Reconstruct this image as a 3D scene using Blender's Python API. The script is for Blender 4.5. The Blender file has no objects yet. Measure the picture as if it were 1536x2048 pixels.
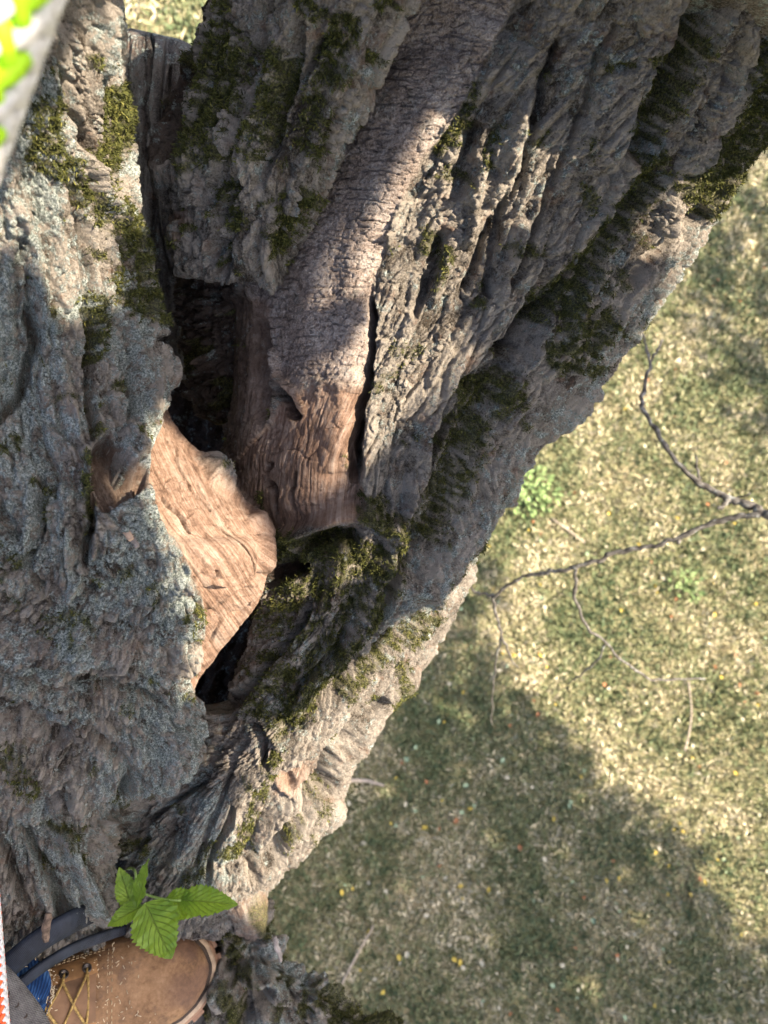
import bpy, bmesh, math, random
import numpy as np
from mathutils import Matrix, Vector

random.seed(7)
RNG = np.random.default_rng(11)
scene = bpy.context.scene
COL = scene.collection
f32 = np.float32

# ------------------------------------------------------------------ camera
FPX = 1500.0                       # focal length measured in pixels of a 1536 x 2048 frame
CAM_H = 6.4                        # metres above the lawn
_n = np.array([420 - 768.0, -(1700 - 1024.0), -FPX]); _n /= np.linalg.norm(_n)   # straight down, in camera axes
UPC = -_n
_ex = np.array([1.0, 0, 0]) - UPC * UPC[0]; _ex /= np.linalg.norm(_ex)
_ey = np.cross(UPC, _ex)
RW = np.stack([_ex, _ey, UPC])     # rows: world axes seen from the camera
CAMP = np.array([0, 0, CAM_H])
cam_d = bpy.data.cameras.new('camera')
cam = bpy.data.objects.new('camera', cam_d); COL.objects.link(cam)
cam.matrix_world = Matrix.Translation(Vector(CAMP)) @ Matrix(RW.tolist()).to_4x4()
cam_d.sensor_fit = 'HORIZONTAL'; cam_d.sensor_width = 26.0
cam_d.lens = 26.0 * FPX / 1536.0
cam_d.clip_start = 0.02; cam_d.clip_end = 400
cam_d.dof.use_dof = True
cam_d.dof.focus_distance = 0.64
cam_d.dof.aperture_fstop = cam_d.lens / 3.2
scene.camera = cam

def W(v):                          # camera-axes vectors (x right, y up, z back) -> world
    v = np.asarray(v, dtype=np.float64)
    return v @ RW.T + CAMP
def WD(v):
    return np.asarray(v, dtype=np.float64) @ RW.T
def unp(px, py, d):                # point seen at a photo pixel, d metres in front of the lens
    px = np.asarray(px, dtype=np.float64); py = np.asarray(py, dtype=np.float64); d = np.asarray(d, dtype=np.float64)
    px, py, d = np.broadcast_arrays(px, py, d)
    return W(np.stack([(px - 768) / FPX * d, -(py - 1024) / FPX * d, -d], -1))
def proj(P):
    v = (np.asarray(P) - CAMP) @ RW
    d = -v[..., 2]
    return 768 + v[..., 0] / d * FPX, 1024 - v[..., 1] / d * FPX, d

# ------------------------------------------------------------------ light
SUN_AZ_C = SUN_AZ = None
SUN_EL = math.radians(56)
# horizontal heading of the sun: seen in the picture it stands to the right
_h = WD([0.95, -0.32, 0.0]); _h[2] = 0; _h /= np.linalg.norm(_h)
SUN = np.array([_h[0] * math.cos(SUN_EL), _h[1] * math.cos(SUN_EL), math.sin(SUN_EL)])
world = bpy.data.worlds.new('World'); scene.world = world; world.use_nodes = True
wn = world.node_tree; wn.nodes.clear()
sky = wn.nodes.new('ShaderNodeTexSky'); sky.sky_type = 'NISHITA'; sky.sun_disc = False
sky.sun_elevation = SUN_EL; sky.sun_rotation = math.atan2(SUN[0], SUN[1])
sky.air_density = 0.55; sky.dust_density = 3.0; sky.ozone_density = 0.3
bg = wn.nodes.new('ShaderNodeBackground'); bg.inputs[1].default_value = 0.115
wo = wn.nodes.new('ShaderNodeOutputWorld')
wn.links.new(sky.outputs[0], bg.inputs[0]); wn.links.new(bg.outputs[0], wo.inputs[0])
sun_d = bpy.data.lights.new('sun', 'SUN'); sun_d.energy = 4.4; sun_d.angle = math.radians(0.6); sun_d.color = (1.0, 0.86, 0.68)
sun_o = bpy.data.objects.new('sun', sun_d); COL.objects.link(sun_o)
sun_o.rotation_euler = Vector(SUN).to_track_quat('Z', 'Y').to_euler()
sun_o.location = (0, 0, 14)
vs = scene.view_settings
vs.view_transform = 'Standard'; vs.look = 'None'; vs.gamma = 1.0; vs.exposure = 2.2; vs.use_curve_mapping = False

# ------------------------------------------------------------------ numpy noise
_perm = np.random.default_rng(3).permutation(1024).astype(np.int32)
_ga = np.random.default_rng(4).uniform(0, 2 * np.pi, 1024)
_gx = np.cos(_ga).astype(f32); _gy = np.sin(_ga).astype(f32)
_r1 = np.random.default_rng(5).random(1024).astype(f32)
_r2 = np.random.default_rng(6).random(1024).astype(f32)
_r3 = np.random.default_rng(8).random(1024).astype(f32)
def _hash(ix, iy, seed):
    return _perm[(_perm[(ix + seed * 57) & 1023] + iy + seed * 131) & 1023]
def perlin(x, y, seed=0):
    x = np.asarray(x, f32); y = np.asarray(y, f32)
    ix = np.floor(x).astype(np.int32); iy = np.floor(y).astype(np.int32)
    fx = x - ix; fy = y - iy
    u = fx * fx * fx * (fx * (fx * 6 - 15) + 10); v = fy * fy * fy * (fy * (fy * 6 - 15) + 10)
    def g(dx, dy):
        h = _hash(ix + dx, iy + dy, seed)
        return _gx[h] * (fx - dx) + _gy[h] * (fy - dy)
    a = g(0, 0); b = g(1, 0); c = g(0, 1); d = g(1, 1)
    return ((a + (b - a) * u) * (1 - v) + (c + (d - c) * u) * v) * f32(1.5)
def fbm(x, y, seed=0, octv=4, gain=0.5):
    t = 0; a = 1.0; n = 0
    for o in range(octv):
        t = t + a * perlin(x, y, seed + o * 3); n += a
        x = x * 2.03; y = y * 2.03; a *= gain
    return t / n
def worley(x, y, seed=0, jit=0.9):
    x = np.asarray(x, f32); y = np.asarray(y, f32)
    ix = np.floor(x).astype(np.int32); iy = np.floor(y).astype(np.int32)
    f1 = np.full(x.shape, 9, f32); f2 = np.full(x.shape, 9, f32); cid = np.zeros(x.shape, np.int32)
    for dx in (-1, 0, 1):
        for dy in (-1, 0, 1):
            h = _hash(ix + dx, iy + dy, seed)
            ddx = ix + dx + 0.5 + (_r1[h] - 0.5) * jit - x
            ddy = iy + dy + 0.5 + (_r2[h] - 0.5) * jit - y
            d = np.sqrt(ddx * ddx + ddy * ddy)
            m = d < f1
            f2 = np.where(m, f1, np.minimum(f2, d))
            cid = np.where(m, h, cid)
            f1 = np.where(m, d, f1)
    return f1, f2, _r3[cid]
def sstep(a, b, x):
    t = np.clip((x - a) / (b - a), 0, 1)
    return t * t * (3 - 2 * t)

def seg_dist(px, py, pts):
    """distance to a polyline, position along it 0..1, signed side"""
    pts = np.asarray(pts, np.float64)
    L = np.hypot(*(pts[1:] - pts[:-1]).T); cum = np.concatenate([[0], np.cumsum(L)])
    best = np.full(px.shape, 1e9); along = np.zeros(px.shape); side = np.zeros(px.shape)
    for k in range(len(pts) - 1):
        a = pts[k]; b = pts[k + 1]; ab = b - a
        t = np.clip(((px - a[0]) * ab[0] + (py - a[1]) * ab[1]) / (ab @ ab), 0, 1)
        dx = px - a[0] - t * ab[0]; dy = py - a[1] - t * ab[1]
        d = np.hypot(dx, dy)
        m = d < best
        best = np.where(m, d, best); along = np.where(m, (cum[k] + t * L[k]) / cum[-1], along)
        side = np.where(m, np.sign(ab[0] * dy - ab[1] * dx), side)
    return best, along, side
def poly_sd(px, py, poly):
    """signed distance to a closed outline, positive inside"""
    pts = list(poly) + [poly[0]]
    d, _, _ = seg_dist(px, py, pts)
    inside = np.zeros(px.shape, bool)
    n = len(poly)
    for i in range(n):
        x0, y0 = poly[i]; x1, y1 = poly[(i + 1) % n]
        if y0 == y1: continue
        c = ((y0 > py) != (y1 > py)) & (px < (x1 - x0) * (py - y0) / (y1 - y0) + x0)
        inside ^= c
    return np.where(inside, d, -d)
def local(px, py, pts, pad):
    p = np.asarray(pts)
    return np.nonzero((px > p[:, 0].min() - pad) & (px < p[:, 0].max() + pad) & (py > p[:, 1].min() - pad) & (py < p[:, 1].max() + pad))[0]

# ------------------------------------------------------------------ mesh helpers
def new_obj(name, V, F, mat, parent=None, smooth=True, attrs=None, uv=None):
    me = bpy.data.meshes.new(name)
    V = np.ascontiguousarray(V, f32)
    F = np.asarray(F, np.int32) if not isinstance(F, list) else F
    if isinstance(F, list):
        me.from_pydata(V.tolist(), [], F)
    else:
        k = F.shape[1]
        me.vertices.add(len(V)); me.vertices.foreach_set('co', V.ravel())
        me.loops.add(F.size); me.loops.foreach_set('vertex_index', F.ravel())
        me.polygons.add(len(F)); me.polygons.foreach_set('loop_start', np.arange(0, F.size, k, dtype=np.int32))
        try: me.polygons.foreach_set('loop_total', np.full(len(F), k, np.int32))
        except Exception: pass
        me.update(calc_edges=True)
    if smooth:
        me.polygons.foreach_set('use_smooth', np.ones(len(me.polygons), bool))
    for an, av in (attrs or {}).items():
        at = me.attributes.new(an, 'FLOAT', 'POINT'); at.data.foreach_set('value', np.ascontiguousarray(av, f32))
    if uv is not None:
        ul = me.uv_layers.new(name='fibre')
        idx = np.empty(len(me.loops), np.int32); me.loops.foreach_get('vertex_index', idx)
        ul.data.foreach_set('uv', np.ascontiguousarray(uv[idx], f32).ravel())
    if mat: me.materials.append(mat)
    ob = bpy.data.objects.new(name, me); COL.objects.link(ob)
    if parent: ob.parent = parent
    return ob
def empty(name, loc=(0, 0, 0)):
    o = bpy.data.objects.new(name, None); COL.objects.link(o); o.location = loc; o.empty_display_size = 0.05
    return o
def tag(o, label=None, cat=None, group=None, kind=None):
    if label: o['label'] = label
    if cat: o['category'] = cat
    if group: o['group'] = group
    if kind: o['kind'] = kind
    return o
def put(o, parent):                # parent with the world place kept (parents are unrotated empties)
    o.parent = parent; o.matrix_parent_inverse = Matrix.Translation(-parent.location)
    return o
def cr(P, t):
    """monotone cubic through rows of P at parameters t (0..n-1)"""
    P = np.asarray(P, np.float64); n = len(P)
    d = P[1:] - P[:-1]
    m = np.zeros_like(P); m[0] = d[0]; m[-1] = d[-1]
    if n > 2:
        s = d[:-1] * d[1:] > 0
        m[1:-1] = np.where(s, 2 * d[:-1] * d[1:] / np.where(np.abs(d[:-1] + d[1:]) < 1e-12, 1e-12, d[:-1] + d[1:]), 0)
    i = np.clip(np.floor(t).astype(int), 0, n - 2); u = (t - i)[:, None]
    return (2*u**3 - 3*u**2 + 1) * P[i] + (u**3 - 2*u**2 + u) * m[i] + (-2*u**3 + 3*u**2) * P[i+1] + (u**3 - u**2) * m[i+1]
def grid_faces(nr, nc, wrap=False, off=0):
    r = np.arange(nr - 1)[:, None]; c = np.arange(nc if wrap else nc - 1)[None, :]
    c1 = (c + 1) % nc
    return (np.stack([r * nc + c, r * nc + c1, (r + 1) * nc + c1, (r + 1) * nc + c], -1).reshape(-1, 4) + off).astype(np.int32)
def tube(pts, rad, nseg=8, jitter=0.0, seed=0, sub=4):
    """swept tube through points with radii; closed ends"""
    pts = np.asarray(pts, np.float64); rad = np.asarray(rad, np.float64)
    t = np.linspace(0, len(pts) - 1, (len(pts) - 1) * sub + 1)
    Pm = cr(np.concatenate([pts, rad[:, None]], 1), t); P = Pm[:, :3]; R = Pm[:, 3]
    T = np.gradient(P, axis=0); T /= np.linalg.norm(T, axis=1)[:, None] + 1e-12
    ref = np.array([0.13, 0.31, 0.94]); V = []
    u = np.cross(T[0], ref); u /= np.linalg.norm(u)
    rg = np.random.default_rng(seed)
    ang = np.arange(nseg) * 2 * np.pi / nseg
    for k in range(len(P)):
        u = u - T[k] * (u @ T[k]); u /= np.linalg.norm(u); w = np.cross(T[k], u)
        rr = R[k] * (1 + jitter * rg.normal(size=nseg))
        V.append(P[k] + (np.cos(ang) * rr)[:, None] * u + (np.sin(ang) * rr)[:, None] * w)
    V = np.concatenate(V); F = grid_faces(len(P), nseg, True).tolist()
    V = np.concatenate([V, P[:1] - T[:1] * R[0] * .4, P[-1:] + T[-1:] * R[-1] * .4])
    a = len(V) - 2; m = (len(P) - 1) * nseg
    for k in range(nseg):
        F.append([a, (k + 1) % nseg, k]); F.append([a + 1, m + k, m + (k + 1) % nseg])
    return V, F
def merge(lst):
    Vs = []; Fs = []; o = 0
    for V, F in lst:
        Vs.append(np.asarray(V)); Fs += [[i + o for i in f] for f in (F if isinstance(F, list) else F.tolist())]; o += len(V)
    return np.concatenate(Vs), Fs

# ------------------------------------------------------------------ material helpers
class Nt:
    def __init__(s, name, rough=0.85, spec=0.25):
        s.m = bpy.data.materials.new(name); s.m.use_nodes = True
        s.t = s.m.node_tree; s.b = s.t.nodes['Principled BSDF']
        s.b.inputs['Roughness'].default_value = rough
        s.b.inputs['Specular IOR Level'].default_value = spec
    def n(s, typ, **kw):
        nd = s.t.nodes.new(typ)
        for k, v in kw.items(): setattr(nd, k, v)
        return nd
    def l(s, a, b): s.t.links.new(a, b)
    def attr(s, name):
        a = s.n('ShaderNodeAttribute', attribute_name=name); return a.outputs['Fac']
    def coord(s, kind='Object', scale=(1, 1, 1)):
        tc = s.n('ShaderNodeTexCoord'); mp = s.n('ShaderNodeMapping'); mp.inputs['Scale'].default_value = scale
        s.l(tc.outputs[kind], mp.inputs[0]); return mp.outputs[0]
    def noise(s, vec, scale, detail=4, rough=0.6, dist=0):
        nd = s.n('ShaderNodeTexNoise'); nd.inputs['Scale'].default_value = scale; nd.inputs['Detail'].default_value = detail
        nd.inputs['Roughness'].default_value = rough; nd.inputs['Distortion'].default_value = dist
        if vec: s.l(vec, nd.inputs['Vector'])
        return nd.outputs[0]
    def voro(s, vec, scale, feature='F1', out=0):
        nd = s.n('ShaderNodeTexVoronoi', feature=feature); nd.inputs['Scale'].default_value = scale
        if vec: s.l(vec, nd.inputs['Vector'])
        return nd.outputs[out]
    def ramp(s, fac, stops):
        nd = s.n('ShaderNodeValToRGB'); el = nd.color_ramp.elements
        while len(el) < len(stops): el.new(0.5)
        for e, (p, c) in zip(el, stops):
            e.position = p; e.color = (c[0], c[1], c[2], 1) if hasattr(c, '__len__') else (c, c, c, 1)
        s.l(fac, nd.inputs[0]); return nd.outputs[0]
    def mix(s, fac, a, b, mode='MIX'):
        nd = s.n('ShaderNodeMix', data_type='RGBA', blend_type=mode)
        for sock, v in ((nd.inputs[0], fac), (nd.inputs[6], a), (nd.inputs[7], b)):
            if hasattr(v, 'node'): s.l(v, sock)
            elif hasattr(v, '__len__'): sock.default_value = (*v, 1)
            else: sock.default_value = v
        return nd.outputs[2]
    def math(s, op, a, b=None, clamp=False):
        nd = s.n('ShaderNodeMath', operation=op, use_clamp=clamp)
        for sock, v in zip(nd.inputs, (a, b)):
            if v is None: continue
            if hasattr(v, 'node'): s.l(v, sock)
            else: sock.default_value = v
        return nd.outputs[0]
    def bump(s, h, dist, strength=1.0, normal=None):
        nd = s.n('ShaderNodeBump'); nd.inputs['Distance'].default_value = dist; nd.inputs['Strength'].default_value = strength
        s.l(h, nd.inputs['Height'])
        if normal: s.l(normal, nd.inputs['Normal'])
        return nd.outputs[0]
    def color(s, c):
        if hasattr(c, 'node'): s.l(c, s.b.inputs['Base Color'])
        else: s.b.inputs['Base Color'].default_value = (*c, 1)
    def normal(s, n): s.l(n, s.b.inputs['Normal'])

# ------------------------------------------------------------------ bark material
def bark_material(name, dark, light, tint=None):
    k = Nt(name, 0.88, 0.18)
    ob = k.coord('Object')
    n1 = k.noise(ob, 26, 6, 0.7); n2 = k.noise(ob, 170, 6, 0.75); n3 = k.noise(ob, 640, 4, 0.65)
    tone = k.attr('tone')
    f = k.math('ADD', k.math('MULTIPLY', tone, 0.42), k.math('ADD', k.math('MULTIPLY', n1, 0.45), k.math('MULTIPLY', k.math('ADD', n2, n3), 0.42)))
    base = k.ramp(f, [(0.71, dark), (0.83, [(a * .45 + b * .55) for a, b in zip(dark, light)]), (0.95, light)])
    red = k.ramp(k.noise(ob, 46, 5, 0.7), [(0.56, 0), (0.68, 1)])
    base = k.mix(k.math('MULTIPLY', red, 0.5), base, (0.22, 0.125, 0.080))
    # young smooth bark
    sm = k.ramp(k.math('ADD', k.math('MULTIPLY', n1, .55), k.math('MULTIPLY', k.math('ADD', n2, n3), .45)), [(0.62, (0.17, 0.130, 0.104)), (0.72, (0.34, 0.272, 0.228)), (0.83, (0.52, 0.448, 0.39))])
    base = k.mix(k.attr('smooth'), base, sm)
    # barkless wood with a grain that follows the fibre
    gr = k.noise(k.coord('UV', (9, 220, 1)), 1.0, 6, 0.7); gr2 = k.noise(k.coord('UV', (60, 700, 1)), 1.0, 3, 0.6)
    wd = k.ramp(k.math('ADD', k.math('MULTIPLY', gr, .5), k.math('ADD', k.math('MULTIPLY', n1, .45), k.math('MULTIPLY', k.math('ADD', gr2, n2), .25))), [(0.58, (0.10, 0.058, 0.040)), (0.71, (0.29, 0.185, 0.128)), (0.86, (0.48, 0.365, 0.285))])
    base = k.mix(k.attr('bare'), base, wd)
    # damp rotten heartwood, also the shade painted on the middle limb's left flank
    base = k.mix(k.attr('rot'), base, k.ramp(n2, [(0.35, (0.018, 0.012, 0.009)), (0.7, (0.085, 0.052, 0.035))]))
    # lichen crusts
    l1 = k.noise(ob, 55, 8, 0.78); l2 = k.noise(ob, 260, 4, 0.6)
    lm = k.math('ADD', k.math('ADD', k.math('MULTIPLY', l1, .75), k.math('MULTIPLY', l2, .25)), k.math('MULTIPLY', k.attr('lichen'), 0.17))
    lf = k.math('MULTIPLY', k.ramp(lm, [(0.545, 0), (0.60, 1)]), k.math('SUBTRACT', 1.0, k.math('MULTIPLY', k.math('MAXIMUM', k.attr('bare'), k.math('MULTIPLY', k.attr('smooth'), .8)), .92)))
    lcol = k.ramp(n3, [(0.40, (0.12, 0.15, 0.138)), (0.5, (0.28, 0.335, 0.31)), (0.60, (0.50, 0.54, 0.50))])
    base = k.mix(k.math('MULTIPLY', lf, 0.8), base, lcol)
    # moss film between the tufts
    mf = k.ramp(k.math('ADD', k.math('MULTIPLY', k.attr('moss'), 0.75), k.math('ADD', k.math('MULTIPLY', n2, 0.45), k.math('MULTIPLY', n1, 0.45))), [(0.70, 0), (0.92, 1)])
    mcol = k.ramp(n3, [(0.42, (0.018, 0.020, 0.007)), (0.5, (0.055, 0.058, 0.015)), (0.60, (0.14, 0.135, 0.036))])
    base = k.mix(k.math('MULTIPLY', mf, 0.85), base, mcol)
    if tint: base = k.mix(1.0, base, tint, 'MULTIPLY')
    k.color(base)
    nb = k.bump(n2, 0.0065, 1.0)
    nb = k.bump(n3, 0.0026, 1.0, nb)
    nb = k.bump(lf, 0.0010, 0.7, nb)
    nb = k.bump(k.math('MULTIPLY', gr, k.attr('bare')), 0.0030, 0.9, nb)
    k.normal(nb)
    return k.m
M_BARK = bark_material('bark', (0.052, 0.041, 0.030), (0.36, 0.318, 0.265))
M_STUB = bark_material('weathered_wood', (0.05, 0.043, 0.038), (0.25, 0.225, 0.20))

# ------------------------------------------------------------------ bark relief, metres; a runs along the fibre, b across it
def bark_rough(a, b, seed, amp=1.0):
    wa = a + 0.012 * perlin(a * 14, b * 16, seed + 1)
    wb = b + 0.010 * fbm(a * 9, b * 12, seed + 2, 3)
    big = 1 - np.abs(perlin(wa * 3.2, wb * 17, seed + 3)) * 1.9
    mid = 1 - np.abs(perlin(wa * 8, wb * 42, seed + 4)) * 1.9
    f1, f2, c = worley(wa * 26, wb * 78, seed + 5)
    pl = sstep(0.02, 0.28, f2 - f1)
    g1, g2, gc = worley(wa * 85 + .3 * perlin(a * 60, b * 90, seed), wb * 170, seed + 6)
    cr_ = sstep(0.0, 0.3, g2 - g1)
    k1, k2, kc = worley(wa * 190, wb * 300, seed + 8)
    fi = fbm(a * 160, b * 300, seed + 7, 3)
    h = amp * (0.0100 * big + 0.0064 * mid + pl * (0.0022 + 0.0048 * c) + cr_ * (0.0010 + 0.0028 * gc) + sstep(0, .3, k2 - k1) * (.0004 + .0014 * kc) + 0.0012 * fi)
    tone = np.clip(0.35 * c + 0.35 * gc + 0.25 * (big * .5 + .5), 0, 1)
    return h, tone
def bark_lumpy(a, b, seed, amp=1.0):
    wa = a + 0.014 * fbm(a * 16, b * 16, seed + 1, 3); wb = b + 0.014 * fbm(a * 15, b * 17, seed + 2, 3)
    big = fbm(wa * 7, wb * 12, seed + 3, 2)
    rid = 1 - np.abs(perlin(wa * 7, wb * 19, seed + 8)) * 2
    f1, f2, c = worley(wa * 38, wb * 60, seed + 4)
    pl = sstep(0.0, 0.32, f2 - f1)
    g1, g2, gc = worley(wa * 120, wb * 170, seed + 5)
    cr_ = sstep(0.0, 0.35, g2 - g1)
    k1, k2, kc = worley(wa * 230, wb * 300, seed + 9)
    fi = fbm(a * 220, b * 260, seed + 6, 3)
    h = amp * (0.010 * big + 0.0035 * rid + pl * (0.0015 + 0.0062 * c) + cr_ * (0.0014 + 0.0046 * gc) + sstep(0, .3, k2 - k1) * (.0004 + .0016 * kc) + 0.0012 * fi)
    tone = np.clip(0.4 * c + 0.45 * gc + .1, 0, 1)
    return h, tone
def bark_smooth(a, b, seed):
    """checked young bark: short level cracks with finer ones running between them"""
    wa = a + 0.0022 * fbm(a * 30, b * 26, seed, 3); wb = b + 0.003 * perlin(a * 40, b * 40, seed + 2)
    f1, f2, c = worley(wa * 150, wb * 105, seed + 3, 0.75)
    pl = sstep(0.0, 0.11, f2 - f1)
    row = np.abs(((wa * 118 + .35 * perlin(b * 60, a * 20, seed + 5)) % 1.0) - .5) * 2
    lev = sstep(0.0, 0.22, 1 - row) * 0.0
    lev = -sstep(0.80, 0.98, row) * sstep(-0.15, 0.25, perlin(wa * 118, wb * 30, seed + 6))
    fi = fbm(a * 190, b * 120, seed + 4, 3)
    h = 0.0024 * pl + 0.0030 * lev + 0.0016 * fi + 0.0035 * fbm(a * 14, b * 20, seed + 9, 2)
    return h, np.clip(.3 + .5 * c, 0, 1)
def wood_bare(a, b, seed):
    wb = b + 0.006 * fbm(a * 8, b * 10, seed, 3)
    g = fbm(a * 10, wb * 240, seed + 1, 3)
    ck = np.abs(perlin(a * 7, wb * 52, seed + 2)); long_ck = -sstep(0.06, 0.0, ck) * sstep(-.15, .25, perlin(a * 16, wb * 26, seed + 3))
    ck2 = np.abs(perlin(a * 62, wb * 20, seed + 4)); x_ck = -sstep(0.07, 0.0, ck2) * sstep(0.0, .3, perlin(a * 26, wb * 30, seed + 5))
    f1, f2, c = worley(a * 60, wb * 90, seed + 6)
    h = 0.0007 * g + 0.0024 * long_ck + 0.0026 * x_ck + 0.0026 * fbm(a * 14, b * 22, seed + 7, 4) + 0.0014 * c * sstep(0, .2, f2 - f1) + .0009 * fbm(a * 120, b * 200, seed + 8, 3)
    return h, np.clip(.5 + g * .6, 0, 1)

def apply_strokes(px, py, strokes, seed=0):
    """carved grooves and raised ridges: (points, half width px, height m[, kind])"""
    d = np.zeros(px.shape, np.float64)
    wx = px + 8 * perlin(px / 60, py / 60, seed + 40) + 1.6 * perlin(px / 16, py / 16, seed + 41)
    wy = py + 8 * perlin(px / 60, py / 60, seed + 42) + 1.6 * perlin(px / 16, py / 16, seed + 43)
    for st in strokes:
        pts, w, amp = st[:3]; amp = amp * 1.3 if amp < 0 else amp; kind = st[3] if len(st) > 3 else 'bump'
        pad = w * 1.2 if kind != 'step' else max(w, st[4]) * 1.2
        ix = local(px, py, pts, pad + 12)
        if not len(ix): continue
        if kind == 'area':
            sd = poly_sd(wx[ix], wy[ix], pts)
            d[ix] += amp * sstep(-w, w, sd)
            continue
        r, t, s = seg_dist(wx[ix], wy[ix], pts)
        taper = np.clip(np.minimum(t, 1 - t) * 8, 0.0, 1) ** .5
        if kind == 'bump':
            x = np.clip(r / (w * (0.45 + 0.55 * taper)), 0, 1); d[ix] += amp * (1 - x * x) ** 2 * taper
        elif kind == 'slit':
            x = np.clip(r / (w * (0.3 + 0.7 * taper)), 0, 1); d[ix] += amp * (1 - x ** 4) * np.clip(taper * 2, 0, 1)
        elif kind == 'step':            # right-hand side of the line raised, fading away over fall pixels
            fall = st[4]
            e = sstep(-w, w, r * s)
            d[ix] += amp * e * (1 - sstep(fall * .3, fall, r)) * np.clip(taper * 2, 0, 1)
    return d

COMP = {}
def comp(name, stations, ns, nv, style, strokes, masks, parent, mat, nb=14, e=1.0, seed=0, vden=None, grain=None):
    """a limb: rows of stations (xl,yl,xr,yr,dl,dr,bulge,back) swept into one closed body, its near side dense and carved"""
    S = np.array(stations, np.float64)
    mid = (S[:, :2] + S[:, 2:4]) / 2
    n = len(S)
    # samples spread by picture length, thinner outside the frame
    tt = np.linspace(0, n - 1, 400); q = cr(S, tt); c = (q[:, :2] + q[:, 2:4]) / 2
    sp = np.maximum(np.hypot(*np.gradient(c, axis=0).T), np.maximum(np.hypot(*np.gradient(q[:, :2], axis=0).T) * .7, np.hypot(*np.gradient(q[:, 2:4], axis=0).T) * .85))
    inf = np.minimum(q[:, 1], q[:, 3]); sp = sp * np.where((inf < -60) | (inf > 2150), 0.25, 1.0)
    cum = np.cumsum(sp); cum = (cum - cum[0]) / (cum[-1] - cum[0])
    t = np.interp(np.linspace(0, 1, ns), cum, tt)
    Q = cr(S, t)
    v = np.linspace(0, 1, nv)
    if vden is not None:
        vc = np.linspace(0, 1, 400); cu = np.cumsum(vden(vc)); cu = (cu - cu[0]) / (cu[-1] - cu[0]); v = np.interp(v, cu, vc)
    ph = np.pi * v; w = (1 - np.cos(ph)) / 2; sn = np.sin(ph) ** e
    xl, yl, xr, yr, dl, dr, b, bb = [Q[:, i][:, None] for i in range(8)]
    PX = xl + (xr - xl) * w; PY = yl + (yr - yl) * w
    D = dl + (dr - dl) * w - b * sn
    P = unp(PX, PY, D)
    # smooth normals
    du = np.gradient(P, axis=0); dv = np.gradient(P, axis=1)
    N = np.cross(du, dv); N /= np.linalg.norm(N, axis=2)[:, :, None] + 1e-15
    C0 = unp((xl + xr)[:, 0] / 2, (yl + yr)[:, 0] / 2, ((dl + dr) / 2)[:, 0])
    fl = np.sum(N * (P - C0[:, None, :]), axis=2); 
    if np.median(fl) < 0: N = -N
    al = np.concatenate([[0], np.cumsum(np.linalg.norm(np.diff(P[:, nv // 2], axis=0), axis=1))])
    ac = np.concatenate([[0], np.cumsum(np.linalg.norm(np.diff(P, axis=1), axis=2).mean(0))])
    A = np.broadcast_to(al[:, None], PX.shape).ravel().astype(f32) + 3; loc = np.linalg.norm(np.diff(P, axis=1), axis=2).sum(1); rel = (loc / loc.mean()) ** .6
    B = (rel[:, None] * (ac[None, :] - ac[-1] * .45)).ravel().astype(f32) + 3
    px = PX.ravel(); py = PY.ravel()
    macro = apply_strokes(px, py, strokes, seed)
    Pm = P + N * macro.reshape(PX.shape)[..., None]
    ext_ = np.cumsum(np.linalg.norm(np.diff(Pm, axis=1), axis=2) - np.linalg.norm(np.diff(P, axis=1), axis=2), axis=1)
    ext_ = np.concatenate([np.zeros((ns, 1)), ext_], 1)
    kw = 25; pad = np.pad(ext_, ((kw, kw), (0, 0)), mode='edge'); cs_ = np.cumsum(np.concatenate([np.zeros((1, nv)), pad]), axis=0); ext_ = (cs_[2 * kw + 1:] - cs_[:-2 * kw - 1]) / (2 * kw + 1)
    B = B + .1 * ext_.ravel().astype(f32)
    mk = masks(px, py, A, B)
    fine, tone = style(A, B, px, py, mk)
    edge = np.broadcast_to(np.clip(np.sin(ph) * 6, 0, 1) ** .7, PX.shape).ravel()
    endf = np.clip(np.minimum(np.arange(ns), np.arange(ns)[::-1]) / 12.0, 0, 1); endf = np.broadcast_to(endf[:, None], PX.shape).ravel()
    disp = fine * (0.45 + .55 * edge) * endf + macro * (0.3 + .7 * edge)
    Nf = N.reshape(-1, 3)
    Vf = P.reshape(-1, 3) + Nf * disp[:, None]
    COMP[name] = dict(PX=PX, PY=PY, P=P, N=N, macro=macro.reshape(PX.shape), disp=disp.reshape(PX.shape), V=Vf.reshape(P.shape), mk={k: m.reshape(PX.shape) for k, m in mk.items()}, shape=PX.shape)
    # far side
    pb = np.pi * np.linspace(0, 1, nb + 2)[1:-1][::-1]
    A0 = unp(xl, yl, dl)[:, 0]; B0 = unp(xr, yr, dr)[:, 0]; F0 = (C0 - CAMP); F0 /= np.linalg.norm(F0, axis=1)[:, None]
    wb = (1 - np.cos(pb)) / 2
    Vb = A0[:, None] + (B0 - A0)[:, None] * wb[None, :, None] + F0[:, None] * (bb * np.sin(pb)[None, :])[:, :, None]
    nc = nv + nb
    V = np.concatenate([Vf.reshape(ns, nv, 3), Vb], 1).reshape(-1, 3)
    F = grid_faces(ns, nc, True)
    # end caps
    c0 = V[:nc].mean(0); c1 = V[-nc:].mean(0); k = len(V)
    V = np.concatenate([V, [c0, c1]])
    j = np.arange(nc); jn = (j + 1) % nc; o = (ns - 1) * nc
    cap = np.concatenate([np.stack([np.full(nc, k), jn, j, j], 1), np.stack([np.full(nc, k + 1), o + j, o + jn, o + jn], 1)])
    at = {}
    def ext(m, fill=None):
        m = m.reshape(ns, nv); bk = np.linspace(0, 1, nb + 2)[1:-1][None, :] * (m[:, :1] - m[:, -1:]) + m[:, -1:]
        return np.concatenate([np.concatenate([m, bk], 1).ravel(), [0.3, 0.3]])
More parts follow.
